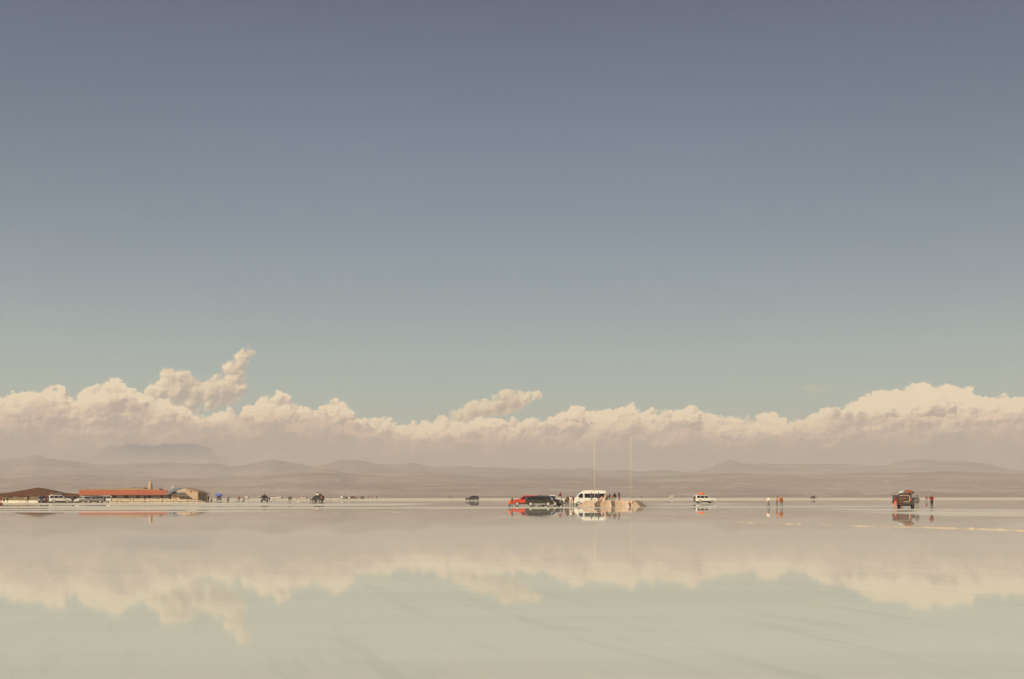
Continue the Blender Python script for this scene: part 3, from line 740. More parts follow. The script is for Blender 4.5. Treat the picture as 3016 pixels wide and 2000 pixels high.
# low back landing where people stand
bl = bmesh.new(); add_box(bl, at(1722,170).x, at(1886,170).x, 167.2, 171.5, -.02, .56); world_child('landing', bl, SALT, plat)
POLE = mat('pole_paint', rgb(.62,.54,.40), .45, var=.1)
for px_, top_, lab in ((1751,1283,'thin cream flagpole standing in front of the white minibus'),(1858,1288,'thin cream flagpole on the platform right of the people')):
    Yp = 158.9 if px_ == 1751 else 159.5
    zt = zof(px_, top_, Yp); zb_ = NS*SH-.35
    t = thing('flagpole', lab, 'flagpole', at(px_,Yp,0), 0, 'flagpoles on the salt platform')
    bm = bmesh.new(); add_cyl(bm, (0,0,.4), (0,0,zt), .044, .028, 10); obj('pole', bm, POLE, t, True)
    bm = bmesh.new(); add_ell(bm, (0,0,zt+.05), (.06,.06,.06)); obj('finial', bm, POLE, t, True)
    obj('footing', boxm(-.22,.22,-.22,.22,.5,1.0,bev=.03), SALT2, t)
    bm = bmesh.new(); add_cyl(bm, (.055,0,1.2), (.04,0,zt-.1), .006, .006, 5); obj('halyard', bm, POLE, t)
# people on the platform; their feet are hidden behind its top step
G1 = 'visitors standing on the salt platform'
for x, ytop, top, bot, kind, face, head, lab, hc in (
  (1742,1452,'purple','jean','stand',95,'hood','person in purple hood in front of the minibus side windows',None),
  (1763,1451,'navy','black','stand',80,'hair','tall person in navy beside the left flagpole',None),
  (1773,1466,'pink','orange','sit',200,'hair','seated child in pink top and orange trousers by the minibus tail',None),
  (1783,1455,'tan','purple','stand',270,'hat','person in a tan patterned poncho at the tail of the minibus','tan'),
  (1788,1459,'grey','black','stand',90,'hair','person in grey half hidden beside the tan poncho',None),
  (1795,1454.5,'purple','teal','phone',300,'hair','person in a purple jacket and pale teal trousers, right of the tan poncho',None),
  (1802.5,1458,'peach','teal','stand',280,'hair','person in a peach top between two dark jackets',None),
  (1810.5,1452.5,'black','teal','stand',100,'hood','person in a black hooded jacket and teal trousers',None),
  (1824,1450.5,'purple','rust','phone',200,'hood','person in purple hooded jacket and rust orange trousers, outermost on the platform',None)):
    zt = zof(x, ytop, 169.5); hgt = (zt-.56)
    if kind == 'sit': hgt = 1.55
    else: hgt = max(1.35, min(1.95, hgt))*1.0
    person(lab, at(x,169.5,.56), kind, face, top, bot, hgt, head, extra='coat' if top in ('tan','navy') else None, group=G1, headcol=hc)

# ---- white car with orange load, three walkers
wc = vehicle('wagon4','parked_car','white off-road car with an orange bundle on its roof, alone on the flat','car', pw(2076,Y=231), 8, WHITEP, rack=True, spare=True)
bundle('roof_bundle','orange bundle tied on the roof of the lone white car','luggage', onto(wc,(-.9,0,1.96)), (1.3,1.1,.50), CL['orange'])
bundle('roof_bundle','pale flat sack lying ahead of the orange bundle','luggage', onto(wc,(.0,.1,1.96)), (.7,1.0,.30), CL['tan'])
person('person in a white shirt with a pink bag, leftmost of the three walkers', pw(2263,Y=146), 'walk', 20, 'white','grey', 1.58, 'cap', extra='bagside')
person('person in an orange top and dark trousers, middle of the three walkers', pw(2288,Y=147), 'phone', 350, 'peach','brown', 1.57, 'hair')
person('person in a rust red jacket and pale cap, third of the walkers', pw(2301,Y=147), 'walk', 15, 'rust','jean', 1.60, 'cap', extra='coat', headcol='tan')

# ---- right: car seen from behind with its rear open
rc = vehicle('wagon4','parked_car','dark muddy off-road car seen from behind, rear door open, bags on its roof','car', pw(2668,Y=136.5), 64, MUDG, rack=True, s=1.02, open_rear=True)
Lr = TYPES['wagon4']['L']/2
obj('boot_opening', boxm(-Lr-.035,-Lr+.02,-.62,.62,.92,1.66,bev=.02), TRIM, rc)
bm = bmesh.new()
add_box(bm,-Lr-.07,-Lr-.036,-.66,-.60,.86,1.62); add_box(bm,-Lr-.07,-Lr-.036,-.60,.42,.80,.87); add_box(bm,-Lr-.07,-Lr-.036,-.60,.60,1.64,1.70)
obj('boot_frame', bm, mat('tan_trim', rgb(.62,.45,.28), .5), rc)
obj('boot_cargo', boxm(-Lr-.06,-Lr-.036,-.18,.14,1.18,1.36,bev=.02), CL['rust'], rc)
bm = bmesh.new()
for i in range(8):
    a0, a1 = R(8+i*10), R(18+i*10)
    p = lambda a_: (-Lr-.05-1.0*math.sin(a_)*.25, .68+.98*math.sin(a_*.95), 1.78-.9*(1-math.cos(a_))*.0-.55*max(0,1-math.sin(a_))*0)
    pass
add_box(bm,-Lr-.12,-Lr-.06,.72,1.55,1.66,1.71); add_box(bm,-Lr-.12,-Lr-.06,.70,.78,.62,1.71); add_box(bm,-Lr-.12,-Lr-.06,.78,1.50,.60,1.06)
rd = obj('rear_door', bm, MUDG, rc)
obj('window', boxm(-Lr-.10,-Lr-.08,.78,1.46,1.06,1.66), GLASS2, rd)
bundle('roof_bundle','rust orange bag on top of the muddy car, the highest of its roof load','luggage', onto(rc,(-1.7,-.42,1.95)), (.8,.75,.44), cloth('brick',.33,.11,.055))
bundle('roof_bundle','brown soft bag at the outer corner of the muddy car roof','luggage', onto(rc,(-1.5,-.72,1.93)), (.8,.5,.30), CL['brown'])
bundle('roof_bundle','pale blue drum-shaped sack on the middle of the muddy car roof','luggage', onto(rc,(-1.6,.22,1.95)), (.5,.42,.46), cloth('sky',.35,.50,.52), round_=True)
bundle('roof_bundle','small cream pack on the left part of the muddy car roof','luggage', onto(rc,(-1.8,.50,1.95)), (.45,.3,.28), CL['white'])
person('person in a dark red top and bright orange trousers at the open rear door', pw(2637,Y=132.5), 'phone', 20, 'maroon','orange', 1.66, 'hair')
person('person in a dark brown coat standing at the back corner of the muddy car', pw(2655,Y=132.5), 'stand', 60, 'brown','brown', 1.62, 'hood', extra='coat')
person('person in a long grey jacket and khaki trousers right of the muddy car', pw(2700.5,Y=132), 'stand', 250, 'grey','khaki', 1.74, 'cap', extra='coat', headcol='maroon')
person('person in dark brown half hidden between the muddy car and the grey jacket', pw(2691,Y=138), 'stand', 180, 'brown','black', 1.45, 'hair')
person('distant walker in dark clothes with legs spread wide', pw(2729,Y=300), 'wide', 270, 'maroon','brown', 1.66, 'hair')
person('tall person in maroon with a cream hat, outermost on the open flat', pw(2744.5,Y=128), 'camera', 100, 'maroon','black', 1.76, 'hat', headcol='peach')

# ---- the lone dark car, and the far dots
vehicle('suv','parked_car','small dark plum car alone on the far salt, facing left','car', pw(1391,Y=375), 176, BLACKP, s=1.05)
GF = 'far vehicles along the salt edge'
for x, Y, kind, face, paint, lab in (
  (1011,620,'minivan',75,WHITEP,'far white van end-on at the head of a short line of vehicles'),
  (1018,640,'suv',80,MAROONP,'far maroon car end-on right behind the white van'),
  (1024,660,'minivan',170,WHITEP,'far white van side-on in the middle of the short line'),
  (1042,620,'suv',5,MAROONP,'far dark maroon car side-on at the tail of the short line'),
  (1068,640,'suv',88,BLACKP,'far black car end-on, alone between distant walkers'),
  (727.5,600,'minivan',98,WHITEP,'far white van behind the walkers near the salt building'),
  (800,600,'minivan',180,WHITEP,'far white van right of the jeep with a rider'),
  (812,610,'minivan',0,WHITEP,'far white van behind the walker in pink'),
  (750,800,'suv',30,CREAMP,'tiny cream car on the horizon between walkers and jeep'),
  (828,760,'suv',80,CREAMP,'tiny cream car on the horizon right of the two vans'),
  (896,640,'minivan',140,mat('faded_pink_paint', rgb(.62,.48,.42),.5),'far faded pink van left of the loaded car'),
  (1977,640,'minivan',100,WHITEP,'tiny white van on the horizon beyond the flagpoles'),
  (2394,560,'suv',88,NAVYP,'tiny dark car on the horizon right of the three walkers')):
    vehicle(kind,'parked_car' if kind == 'suv' else 'parked_van', lab, 'car' if kind == 'suv' else 'van', pw(x,Y=Y), face, paint, group=GF)
GP = 'distant walkers'
for x, Y, kind, face, top, bot, hh, head, lab in (
  (973,640,'stand',90,'grey','black',1.75,'hair','far dark walker right of the loaded car'),
  (1060,620,'stand',90,'brown','brown',1.6,'hair','far brown walker at the tail of the vehicle line'),
  (1086,600,'stand',90,'purple','brown',1.7,'hair','far walker in purple, first after the black car'),
  (1098,600,'stand',80,'rust','rust',1.7,'hair','far walker in rust red near the horizon'),
  (1102,610,'stand',100,'pink','pink',1.6,'hair','far walker in pink beside the rust red one'),
  (1109,600,'stand',90,'black','black',1.75,'hood','far walker in black, last of the string'),
  (1321,700,'stand',90,'grey','grey',1.7,'hair','tiny grey figure left of the lone dark car'),
  (1329,660,'stand',90,'black','black',1.8,'hood','tiny black figure left of the lone dark car'),
  (1890,600,'stand',90,'navy','black',1.7,'hair','tiny navy figure beyond the platform end'),
  (2405,560,'sit',0,'brown','brown',1.5,'hair','tiny seated figure beside the far dark car'),
  (669,330,'crouch',0,'black','black',1.7,'hair','dark figure bending just right of the blue covered car'),
  (674,330,'stand',180,'brown','black',1.7,'hood','dark figure standing right behind the bending one'),
  (698,330,'walk',0,'tan','grey',1.7,'hair','slim walker in tan, leftmost of two pairs'),
  (704.5,325,'stand',100,'maroon','brown',1.72,'hair','walker in maroon beside the slim tan walker'),
  (714,315,'crouch',0,'white','black',1.9,'cap','crouching person in a white shirt'),
  (719.5,315,'bend',180,'tan','brown',1.72,'hair','bending person in tan beside the white shirt'),
  (793,320,'stand',90,'rust','black',1.72,'hat','dark walker with a wide hat right of the jeep'),
  (806,330,'walk',180,'pink','khaki',1.66,'hair','walker in pink between the jeep and the dark pair'),
  (851,315,'stand',90,'brown','brown',1.7,'hair','brown walker, first of the dark pair'),
  (856.5,315,'walk',80,'black','black',1.72,'hair','black walker, second of the dark pair'),
  (876,310,'bend',180,'pink','khaki',1.6,'cap','pink person bending over a pale bag')):
    person(lab, pw(x,Y=Y), kind, face, top, bot, hh, head, group=GP)
bundle('sack','pale sack on the ground by the bending person in pink','sack', pw(879,Y=309), (.8,.5,.45), CL['white'], round_=True)
# jeep with a rider, the loaded car, the blue covered car
jp = vehicle('wagon4','parked_car','dark muddy jeep facing the camera with a rider on its roof','car', pw(779,Y=318), 280, MUDG, s=1.05, rack=True)
person('dark rider sitting on the roof of the muddy jeep', onto(jp,(-.3,0,1.50)), 'sit', 270, 'brown','black', 1.5, 'hair')
ld = vehicle('wagon4','parked_car','dark car piled with tan and purple luggage, people around it','car', pw(934,Y=330), 145, BLACKP, s=1.05, rack=True)
for k,(dx,dy,dz,sz,c_,lab) in enumerate((( .5,0,0,(.9,1.2,.55),'tan','tan roof crate on the loaded car, front one'),(-.5,.1,0,(.9,1.2,.60),'white','cream sack in the middle of the loaded car roof'),(-1.4,0,0,(.9,1.2,.55),'brown','brown bag at the back of the loaded car roof'),(-.3,0,.58,(.7,.8,.42),'purple','purple bag topping the pile on the loaded car'))):
    bundle('roof_bundle', lab, 'luggage', onto(ld,(dx,dy,1.95+dz)), sz, CL[c_])
person('person in white standing left of the loaded dark car', pw(917,Y=322), 'stand', 0, 'white','tan', 1.75, 'hair')
person('person in orange standing right of the loaded dark car', pw(946.5,Y=322), 'stand', 180, 'orange','black', 1.8, 'hair')
bl_ = vehicle('suv','parked_car','maroon car under a bright blue tarpaulin load beyond the flat poles','car', pw(645,Y=410), 282, MAROONP)
BLUE = cloth('tarp_blue', .09,.14,.55)
bundle('tarpaulin','bright blue tarpaulin bulging over the roof of the maroon car','tarpaulin', onto(bl_,(-.3,.0,1.78)), (2.2,2.0,1.0), BLUE)
# low mud and salt heaps
for x0, x1, yb, col, hh, lab in ((903,948,1474.3,'tan',.10,'low tan mud heap under the loaded car'),(955,983,1474.0,'brown',.20,'low brown mud heap right of the loaded car'),(993,1021,1474.2,'tan',.10,'thin tan mud streak below the far vehicle line')):
    Y = depth_of((x0+x1)/2, yb); w_ = (x1-x0)/F*Y
    bm = bmesh.new(); bmesh.ops.create_grid(bm, x_segments=24, y_segments=8, size=.5)
    for v in bm.verts:
        r_ = 1-min(1,(abs(v.co.x)*2)**2.2); q = 1-min(1,(abs(v.co.y)*2)**2)
        v.co.z = hh*1.2*r_*q*(1+.5*MN.noise(Vector((v.co.x*14,v.co.y*5,x0))))-.01; v.co.x *= w_; v.co.y *= 5
    o = obj('mud_heap', bm, mat('mud', rgb(.42,.28,.15), .95, var=.3, scale=2), None, True); o.location = at((x0+x1)/2, Y); tag(o, lab, 'heap')

# ---- salt ridges on the wet flat
RIDGE = mat('salt_crust', rgb(.60,.485,.35), .95, var=.25, scale=5, bump=.6, spec=.15, stretch=(.4,1,1))
def ridge(pts, hh, ww, lab):
    """pts: photo points along the foot of a low crusty ridge"""
    P3 = [at(x, depth_of(x,y)) for x,y in pts]; ln = [0]
    for a, b in zip(P3, P3[1:]): ln.append(ln[-1]+(b-a).length)
    n_ = max(12, int(ln[-1]/.10)); bm = bmesh.new(); rows = []
    sd_ = pts[0][0]*.37
    for i in range(n_+1):
        s_ = ln[-1]*i/n_; k = max(j for j in range(len(ln)) if ln[j] <= s_+1e-9); k = min(k, len(P3)-2)
        t_ = (s_-ln[k])/(ln[k+1]-ln[k]); c_ = P3[k].lerp(P3[k+1], t_)
        en = min(1, min(i, n_-i)/6)
        hN = hh*en*(.36+1.05*abs(MN.fractal(Vector((s_*.9,sd_,0)),1,2,4))+.45*MN.noise(Vector((s_*4,sd_,3)))+.25*MN.noise(Vector((s_*11,sd_,7)))); wN = ww*(.6+.5*abs(MN.noise(Vector((s_*.7,sd_,9)))))*max(en,.15)
        off = ww*.5*MN.noise(Vector((s_*.4,sd_,5)))
        rows.append([bm.verts.new((c_.x, c_.y+off+wN*u, max(-.006, hN*(1-abs(u)**1.6)-.004+hh*.2*MN.noise(Vector((s_*3,u*2,sd_)))*(1-abs(u))))) for u in (-1,-.6,-.25,.1,.45,1)])
    for a, b in zip(rows, rows[1:]):
        for k in range(5): bm.faces.new((a[k],a[k+1],b[k+1],b[k]))
    o = obj('salt_ridge', bm, RIDGE, None, True); tag(o, lab, 'salt ridge', 'crusty salt ridges on the wet flat')
ridge([(2149,1539.5),(2210,1541.5),(2300,1544),(2372,1547)], .055, .32, 'crusty cream salt ridge below the three walkers')
ridge([(2407,1546.5),(2460,1550)], .05, .3, 'short crusty salt ridge between two longer ones')
ridge([(2496,1551),(2600,1553.5),(2740,1557),(2850,1560),(2940,1564),(3050,1568.5)], .06, .34, 'longest crusty salt ridge, running out of the frame below the muddy car')
ridge([(1470,1522),(1530,1523.5),(1562,1524)], .05, .5, 'faint pale salt line below the reflection of the red car')
ridge([(1598,1519),(1655,1520)], .05, .5, 'faint pale salt line below the reflection of the dark cars')
ridge([(1800,1523.5),(1880,1525.5)], .05, .5, 'faint pale salt line below the reflected platform people')
ridge([(1085,1507),(1130,1506),(1180,1508.5)], .05, .6, 'faint pale salt line out on the middle left flat')
ridge([(1912,1541),(1938,1542)], .05, .4, 'tiny pale salt scab right of the reflected flagpoles')
ridge([(2820,1783),(2880,1788)], .006, .06, 'hair-thin salt line near the reflected big cloud')
ridge([(2950,1803),(3040,1807)], .008, .07, 'hair-thin salt line at the low corner of the flat')
ridge([(2178,1491),(2206,1491.5)], .05, .7, 'thin white salt scab between the lone white car and the walkers')
ridge([(690,1501),(704,1501.5)], .06, .8, 'small white salt scab below the far walkers')
ridge([(40,1518),(62,1518.5)], .04, .6, 'small white salt scab on the near left flat')

# ------------------------------------------------------------------ buildings on the left
ORANGE = mat('orange_roof', rgb(.46,.125,.06), .85, var=.30, scale=.9, stretch=(3,1,1), spec=.2)
WALLT = mat('salt_brick_wall', rgb(.44,.34,.255), .95, var=.22, scale=1.2, bump=.5, spec=.1)
WALLC = mat('cream_salt_wall', rgb(.72,.60,.44), .95, var=.16, scale=1.0, bump=.5, spec=.1)
WALLG = mat('tan_gable_wall', rgb(.56,.40,.27), .95, var=.15, scale=.9, bump=.4, spec=.1)
THATCH = mat('thatch', rgb(.125,.052,.027), .98, var=.85, scale=.8, bump=1.0, spec=.05)
EARTH = mat('earth_roof', rgb(.42,.29,.17), .98, var=.35, scale=.7, bump=.8, spec=.05)
BLUER = mat('blue_sheet_roof', rgb(.22,.235,.25), .5, var=.12, scale=1.0, metal=.1)
DARK = mat('dark_opening_and_shade', rgb(.04,.026,.02), .9, var=.3)
WOOD = mat('weathered_wood', rgb(.14,.085,.05), .9, var=.35, scale=4)
def q3(x, y, Y): return Vector((at(x,Y).x, Y, zof(x,y,Y)))
def part_box(name, m, parent, x0, x1, yt, yb, Y, d, bev=0.0, zb=None):
    X0, X1 = at(x0,Y).x, at(x1,Y).x; z1 = zof((x0+x1)/2, yt, Y); z0 = zof((x0+x1)/2, yb, Y) if zb is None else zb
    return world_child(name, boxm(X0,X1,Y,Y+d,z0,z1,bev=bev), m, parent)
# salt hotel with the long orange roof
HYd = 297.0
hotel = thing('salt_hotel', 'long low salt brick building under an orange sloping roof', 'building', at(365,HYd))
part_box('wall', WALLT, hotel, 236, 508, 1453.5, 0, HYd, 9, zb=0)
bm = bmesh.new(); slab(bm, [q3(233,1455.2,HYd-1.1), q3(499,1455.2,HYd-1.1), q3(493,1441.5,HYd+2.6), q3(233,1441.5,HYd+2.6)], (0,0,1), .10); world_child('roof', bm, ORANGE, hotel)
bm = bmesh.new()
for i in range(60):
    x0 = 233+i*(470-233)/60; h_ = 1438.5+1.6*MN.noise(Vector((i*.4,0,0)))-(3.0 if 30 < i < 48 else 0)-(1.0 if i > 8 else 0)
    a, b = q3(x0,h_,HYd+3.0), q3(x0+4.2,1442.5,HYd+3.0)
    add_box(bm, a.x, b.x, HYd+2.75, HYd+6+.2*(i%2), b.z-.3, a.z)
world_child('parapet', bm, EARTH, hotel)
for x0,x1 in ((325,344),(366,379),(400,411),(434,445),(473,481)):
    f = part_box('window', DARK, hotel, x0, x1, 1456.5, 1464.5, HYd-.04, .3)
    part_box('sill', WALLC, f, x0-1, x1+1, 1464.5, 1465.3, HYd-.12, .1) if False else None
part_box('door', DARK, hotel, 425, 430, 1457.5, 1466, HYd-.05, .3)
for i,x in enumerate((350,361,385,395,416,451,460,468,487)):
    bm = bmesh.new(); p = q3(x,1455,HYd-.9); add_cyl(bm, (p.x,HYd-.9,0), (p.x,HYd-.9,p.z), .07, .06, 8); world_child('post', bm, WOOD, hotel)
# things on the roof
for x0,x1,yt,yb,m_,lab in ((383,398,1433.5,1439.5,WOOD,'dark wooden rack on the hotel roof, widest of the rooftop boxes'),(399,405,1438,1442,DARK,'small dark box on the hotel roof beside the wooden rack'),(412,419,1437.5,1440.5,DARK,'small dark slab on the hotel roof left of the salt cone'),(447,455,1438,1440.8,DARK,'small dark slab on the hotel roof right of the salt cone')):
    Y = HYd+3.6; a = q3(x0,yt,Y); b = q3(x1,yb,Y); t = thing('roof_box', lab, 'box', ((a.x+b.x)/2, Y, b.z-.05))
    w_ = b.x-a.x; h_ = a.z-b.z+.05
    bm = bmesh.new(); add_box(bm,-w_/2,w_/2,-.4,.4,h_*.15,h_,bev=.03); obj('crate', bm, m_, t)
    bm = bmesh.new()
    for sx_ in (-1,1): add_box(bm, sx_*w_*.42-.05, sx_*w_*.42+.05, -.3,.3,0,h_*.15)
    obj('foot', bm, WOOD, t)
# conical salt tower
tw = thing('salt_tower', 'tapering round salt cone rising behind the orange roof', 'tower', at(443,HYd+9))
bm = bmesh.new(); Yt = HYd+9; rb = (452.5-432)/2/F*Yt; rt = (447-438)/2/F*Yt; zt = zof(443,1416,Yt); z1 = zof(443,1441,Yt)
rings = []
for k in range(13):
    t_ = k/12; z = zt*t_; r_ = rb*1.25+(rt-rb*1.25)*min(1,(t_)**.75) if t_ > .0 else rb*1.25
    if t_ > .93: r_ *= .8
    rings.append([bm.verts.new((r_*(1+.05*MN.noise(Vector((math.cos(a_)*2,math.sin(a_)*2,z*1.5))))*math.cos(a_), r_*math.sin(a_), z)) for a_ in [math.tau*i/20 for i in range(20)]])
for a, b in zip(rings, rings[1:]):
    for i in range(20): bm.faces.new((a[i],a[(i+1)%20],b[(i+1)%20],b[i]))
bm.faces.new(rings[0][::-1]); bm.faces.new(rings[-1]); obj('cone', bm, WALLG, tw, True)
bm = bmesh.new(); add_cyl(bm, (0,0,zt-.02), (0,0,zt+.10), rt*.9, rt*.8, 14); obj('cap_stone', bm, WALLC, tw)
# satellite dish
ds = thing('satellite_dish', 'white satellite dish standing on the blue-grey roof', 'dish', at(508,HYd+3,zof(508,1438,HYd+3)))
bm = bmesh.new(); rr = .52
rg = [[bm.verts.new((r_*rr*math.cos(a_), -.25+.22*r_*r_*-1, .62+r_*rr*math.sin(a_))) for a_ in [math.tau*i/16 for i in range(16)]] for r_ in (.05,.4,.75,1.0)]
for a, b in zip(rg, rg[1:]):
    for i in range(16): bm.faces.new((a[i],a[(i+1)%16],b[(i+1)%16],b[i]))
bm.faces.new(rg[0]); bmesh.ops.solidify(bm, geom=bm.faces[:], thickness=.03); obj('reflector', bm, WHITEP, ds, True)
bm = bmesh.new(); add_cyl(bm, (0,0,-.25), (0,-.1,.6), .05); obj('mast', bm, TRIM, ds)
# annexe with blue-grey roof and tan gable
an = thing('annexe', 'tan walled annexe with blue-grey sheet roof and awning, beside the long orange roof', 'building', at(540,HYd))
bm = bmesh.new()
pts = [q3(505,1470,HYd-1), q3(505,1449,HYd-1), q3(545,1436,HYd-1), q3(583,1446,HYd-1), q3(583,1476,HYd-1)]
for p in (pts[0],pts[-1]): p.z = 0
slab(bm, pts, (0,1,0), 6.5); world_child('wall', bm, WALLG, an)
bm = bmesh.new(); slab(bm, [q3(485,1453,HYd-2), q3(544,1451.5,HYd-2), q3(543,1435.8,HYd+2.5), q3(512,1436.5,HYd+2.5)], (0,0,1), .10); world_child('roof', bm, BLUER, an)
bm = bmesh.new(); slab(bm, [q3(544.2,1436.0,HYd-1.3), q3(584.5,1446.2,HYd-1.3), q3(584.5,1444.8,HYd-1.3), q3(543.5,1434.2,HYd-1.3)], (0,1,0), 7.2); world_child('gable_coping', bm, EARTH, an)
part_box('window', DARK, an, 560.5, 565, 1444.2, 1447.6, HYd-1.05, .2)
bm = bmesh.new(); slab(bm, [q3(521,1459.5,HYd-2.9), q3(556,1459.5,HYd-2.9), q3(549,1452.5,HYd-1.1), q3(514,1452.5,HYd-1.1)], (0,0,1), .07); world_child('awning', bm, mat('brown_awning', rgb(.20,.14,.085), .9), an)
bm = bmesh.new(); add_box(bm, q3(512,0,HYd-2).x, q3(552,0,HYd-2).x, HYd-1.6, HYd-1.02, 0, zof(530,1464,HYd-1.6)); world_child('counter', bm, WALLG, an)
bm = bmesh.new(); slab(bm, [q3(497,1455.5,HYd-2.6), q3(512,1445,HYd-2.6), q3(513,1444,HYd-2.6), q3(497,1453.5,HYd-2.6)], (0,1,0), 1.6); world_child('lean_to_beam', bm, WOOD, an)
part_box('dark_doorway', DARK, an, 497, 505, 1456, 1470, HYd-.5, .5)
# lean-to shelter
sh = thing('shelter', 'open wooden lean-to shelter with sloping roof at the end of the tan annexe', 'shelter', at(600,HYd-1))
bm = bmesh.new(); slab(bm, [q3(583,1448,HYd-2.2), q3(617,1452.5,HYd-2.2), q3(617,1451,HYd+2.4), q3(583,1445.5,HYd+2.4)], (0,0,1), .12); world_child('roof', bm, WOOD, sh)
part_box('back_wall', WALLG, sh, 583.5, 611, 1450, 0, HYd+2.0, .2, zb=0)
bm = bmesh.new(); slab(bm, [Vector((q3(584,0,HYd-2).x,HYd-2.0,0)), Vector((q3(606,0,HYd-2).x,HYd-2.0,0)), q3(584,1450,HYd-2.0)], (0,1,0), .1); world_child('shade_board', bm, DARK, sh)  # dark triangle standing in for the slanting shade inside the shelter
for x,yt in ((584.5,1448),(596,1449.8),(608,1451.3),(616,1452.4)):
    bm = bmesh.new(); p = q3(x,yt,HYd-2.0); add_cyl(bm, (p.x,p.y,0), p, .08, .07, 8); world_child('post', bm, WOOD, sh)
t = person('person in black standing at the open end of the shelter', pw(614,Y=292), 'stand', 180, 'black','black', 1.85, 'hood', extra='coat')
t = person('person in dark purple crouching at the foot of the shelter', pw(621,Y=290), 'crouch', 0, 'navy','black', 1.7, 'hood')
person('small person in peach sitting inside the shelter', pw(596.5,Y=296.2), 'sit', 270, 'peach','white', 1.6, 'hair')
t = thing('flat_pole', 'thin tan pole beside the shelter, leaning slightly', 'pole', at(630,HYd-1), 0)
bm = bmesh.new(); add_cyl(bm, (0,0,0), (-.25,0,zof(627,1441,HYd)), .06, .04, 8); obj('shaft', bm, mat('tan_pole', rgb(.55,.42,.26), .8), t)
bm = bmesh.new(); add_box(bm, -.45,-.05,-.03,.03, zof(627,1445,HYd), zof(627,1441,HYd)); obj('pennant', bm, CL['tan'], t)
# raised salt ledge in front of the buildings
lg = thing('salt_ledge', 'low ragged ledge of cream salt blocks in front of the orange-roofed building', 'ledge', at(455,HYd-4))
bm = bmesh.new()
for i in range(66):
    x0 = 326+i*4.1; hN = 1467.6+1.2*MN.noise(Vector((i*.35,7,0)))+(3.6 if i > 56 else 0)*min(1,(i-56)/8 if i > 56 else 0)+(.9 if 48 < i else 0)
    a = q3(x0,hN,HYd-4); b = q3(x0+4.1,hN,HYd-4); dj = .25*MN.noise(Vector((i*.9,2,0)))
    add_box(bm, a.x, b.x-.004, HYd-4+dj, HYd-1.4, .30+.05*MN.noise(Vector((i*.7,0,4))), a.z)
world_child('block_course', bm, mat('weathered_salt', rgb(.60,.48,.34), .95, var=.3, scale=1.5, bump=.5, spec=.1), lg)
bm = bmesh.new()
for i in range(40):
    x0 = 330+i*6.4; a = q3(x0,0,HYd-3.6); w_ = .55*(.6+.5*random.random())
    add_box(bm, a.x, a.x+w_, HYd-3.7, HYd-1.5, -.02, .31)
world_child('footing', bm, WALLG, lg)
bm = bmesh.new()
for i in range(46):
    x0 = 322+i*6.2; a = q3(x0,0,HYd-5); r_ = .16+.22*random.random(); add_ell(bm, (a.x, HYd-4.6+random.uniform(-.4,.4), r_*.1), (r_*1.4,r_*.7,r_*.4), 7, 5)
o = world_child('salt_rubble', bm, WALLC, lg); o['kind'] = 'stuff'
# thatched hut on the far left
th_ = thing('thatched_hall', 'low cream walled hall under a broad brown thatched roof', 'building', at(100,300))
TY = 300.0
part_box('wall', WALLC, th_, -40, 116, 1457.5, 0, TY, 9, zb=0)
part_box('side_wall', WALLT, th_, 116, 236, 1455, 0, TY+2.0, 7, zb=0)
part_box('plinth', mat('bright_salt', rgb(.80,.70,.54), .95, var=.12, bump=.4, spec=.1), th_, -40, 117, 1470.5, 0, TY-1.6, 1.5, zb=0)
for x0,x1,yt,yb in ((8,18,1456,1461.5),(26,36,1456,1462.5),(52,74,1456,1461.5),(80,88,1455,1462)):
    part_box('window', DARK, th_, x0, x1, yt, yb, TY-.05, .3)
bm = bmesh.new(); nx_ = 60; rows = []
tp_ = [(-60,1452),(0,1449.8),(30,1447),(60,1441.5),(85,1437.5),(104,1433.6),(118,1433.0),(130,1435),(160,1441),(190,1448),(214,1451),(236,1452.5)]
for i in range(nx_+1):
    x = -60+296*i/nx_; yt = prof_at(tp_, x)+.9*MN.noise(Vector((i*.5,1,0))); ye = 1456.5+1.1*MN.noise(Vector((i*.8,3,0)))-(1.2 if x > 116 else 0)
    e = q3(x,ye,TY-1.4); m1 = q3(x,(ye*.5+yt*.5)+.5*MN.noise(Vector((i*.6,9,0))),TY+1.2); r_ = q3(x,yt,TY+4.2); bk = q3(x,ye,TY+4.2); bk.y = TY+10; bk.z = e.z
    rows.append([bm.verts.new(p) for p in (e-Vector((0,0,.35)), e, m1, r_, bk, bk-Vector((0,0,.35)))])
for a, b in zip(rows, rows[1:]):
    for k in range(5): bm.faces.new((a[k],a[k+1],b[k+1],b[k]))
bm.faces.new(rows[0]); bm.faces.new(rows[-1]); world_child('roof', bm, THATCH, th_)
for x in (124,140,158,176,196,212,228):
    bm = bmesh.new(); p = q3(x,1455,TY-.9); add_cyl(bm, (p.x,p.y,0), p, .09, .08, 8); world_child('post', bm, WOOD, th_)
part_box('doorway', DARK, th_, 217, 224, 1456, 0, TY+1.94, .3, zb=0)
part_box('doorway', DARK, th_, 130, 140, 1457, 0, TY+1.94, .3, zb=0)
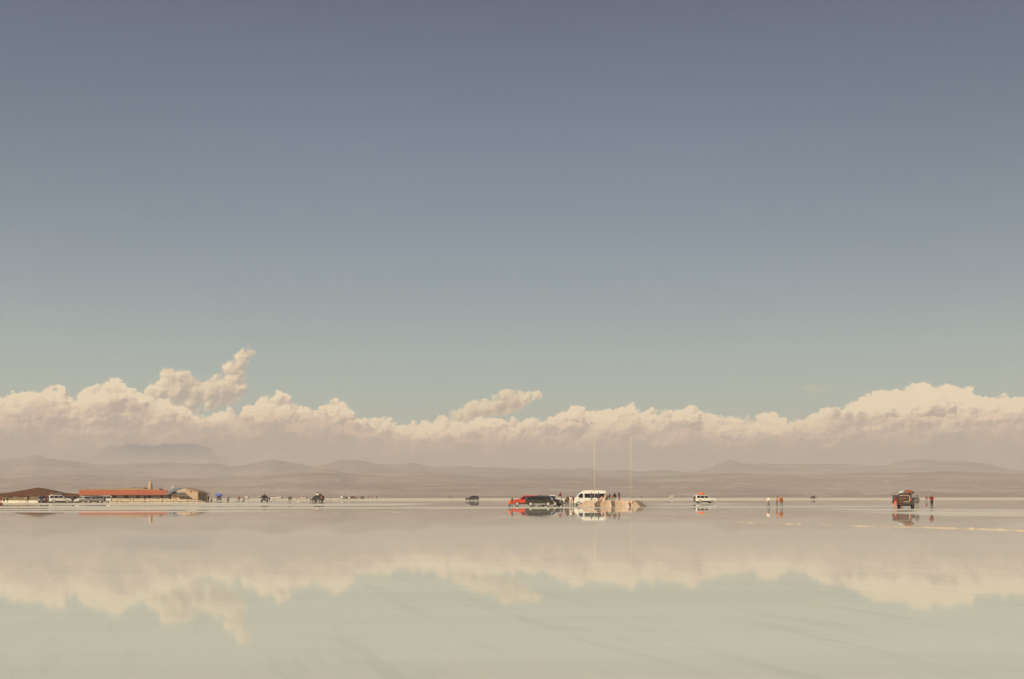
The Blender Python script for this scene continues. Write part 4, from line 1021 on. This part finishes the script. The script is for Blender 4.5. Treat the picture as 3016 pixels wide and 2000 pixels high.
# vehicles by the buildings
GV = 'vehicles parked by the salt buildings'
vehicle('wagon4','parked_car','dark navy off-road car seen end-on in front of the thatched hall','car', pw(125,Y=283), 290, NAVYP, group=GV, rim=RIM)
w1 = vehicle('wagon4','parked_car','white off-road car with a dark load on its roof in front of the thatched hall','car', pw(177,Y=255), 30, WHITEP, group=GV, s=1.10, rack=True, spare=True)
bundle('roof_bundle','long dark bundle on the roof of the white car by the thatched hall','luggage', onto(w1,(-.2,0,1.95)), (1.9,1.2,.42), CL['grey'], group=None)
bundle('roof_bundle','tan box at the rear edge of the white car roof','luggage', onto(w1,(-1.6,0,1.90)), (.5,1.0,.30), CL['tan'], group=None)
vehicle('suv','parked_car','black car nose peeking out behind the white car by the thatched hall','car', pw(203,Y=285), 24, BLACKP, group=GV, s=.95)
vehicle('wagon4','parked_car','small white car end-on between the hall and the grey car','car', pw(246,Y=286), 240, WHITEP, group=GV, s=.95)
vehicle('wagon4','parked_car','silver grey car with dark roof load and spare wheel before the orange roof','car', pw(280,Y=266), 192, GREYP, group=GV, rack=True, spare=True)
vehicle('minivan','parked_van','small boxy white van right beside the silver grey car','van', pw(303.5,Y=284), 194, WHITEP, group=GV, s=1.0)
G3 = 'people in front of the thatched hall'
for x, Y, kind, face, top, bot, hh, head, lab in (
  (3,268,'stand',90,'maroon','maroon',1.7,'hair','person in maroon cut by the edge of the view'),
  (11.5,292,'sit',300,'black','black',1.6,'hair','dark seated figure near the hall end'),
  (22,285,'stand',280,'brown','black',1.75,'hair','slim dark figure before the hall'),
  (63,287,'walk',0,'peach','pink',1.66,'hair','pale peach walker before the cream wall'),
  (76,287,'stand',90,'tan','grey',1.66,'hair','tan figure left of the tall dark one'),
  (82.5,283,'stand',260,'black','brown',1.9,'hood','tall dark figure before the hall windows'),
  (134.5,280,'stand',90,'maroon','maroon',1.6,'hair','maroon figure between navy and white cars')):
    person(lab, pw(x,Y=Y), kind, face, top, bot, hh, head, group=G3)
bundle('bag','dark red bag lying on the wet salt at the edge of the view','bag', pw(2.5,Y=205), (.7,.4,.42), CL['maroon'])
# A-frame stand by the wall
t = thing('easel_stand', 'thin folding stand before the cream wall, left of the navy car', 'stand', pw(109,Y=286))
for dx_ in (-.35,.35):
    bm = bmesh.new(); add_cyl(bm, (dx_,-.2,0), (0,0,1.5), .03); obj('leg', bm, WOOD, t)
bm = bmesh.new(); add_cyl(bm, (0,.4,0), (0,0,1.5), .03); obj('leg', bm, WOOD, t)
#P2END
# ------------------------------------------------------------------ render settings
S.view_settings.view_transform = 'Standard'; S.view_settings.look = 'None'; S.view_settings.exposure = 0; S.view_settings.gamma = 1
S.cycles.use_denoising = True
S.cycles.use_adaptive_sampling = True; S.cycles.adaptive_threshold = .02
S.cycles.max_bounces = 5; S.cycles.volume_bounces = 1; S.cycles.transparent_max_bounces = 8
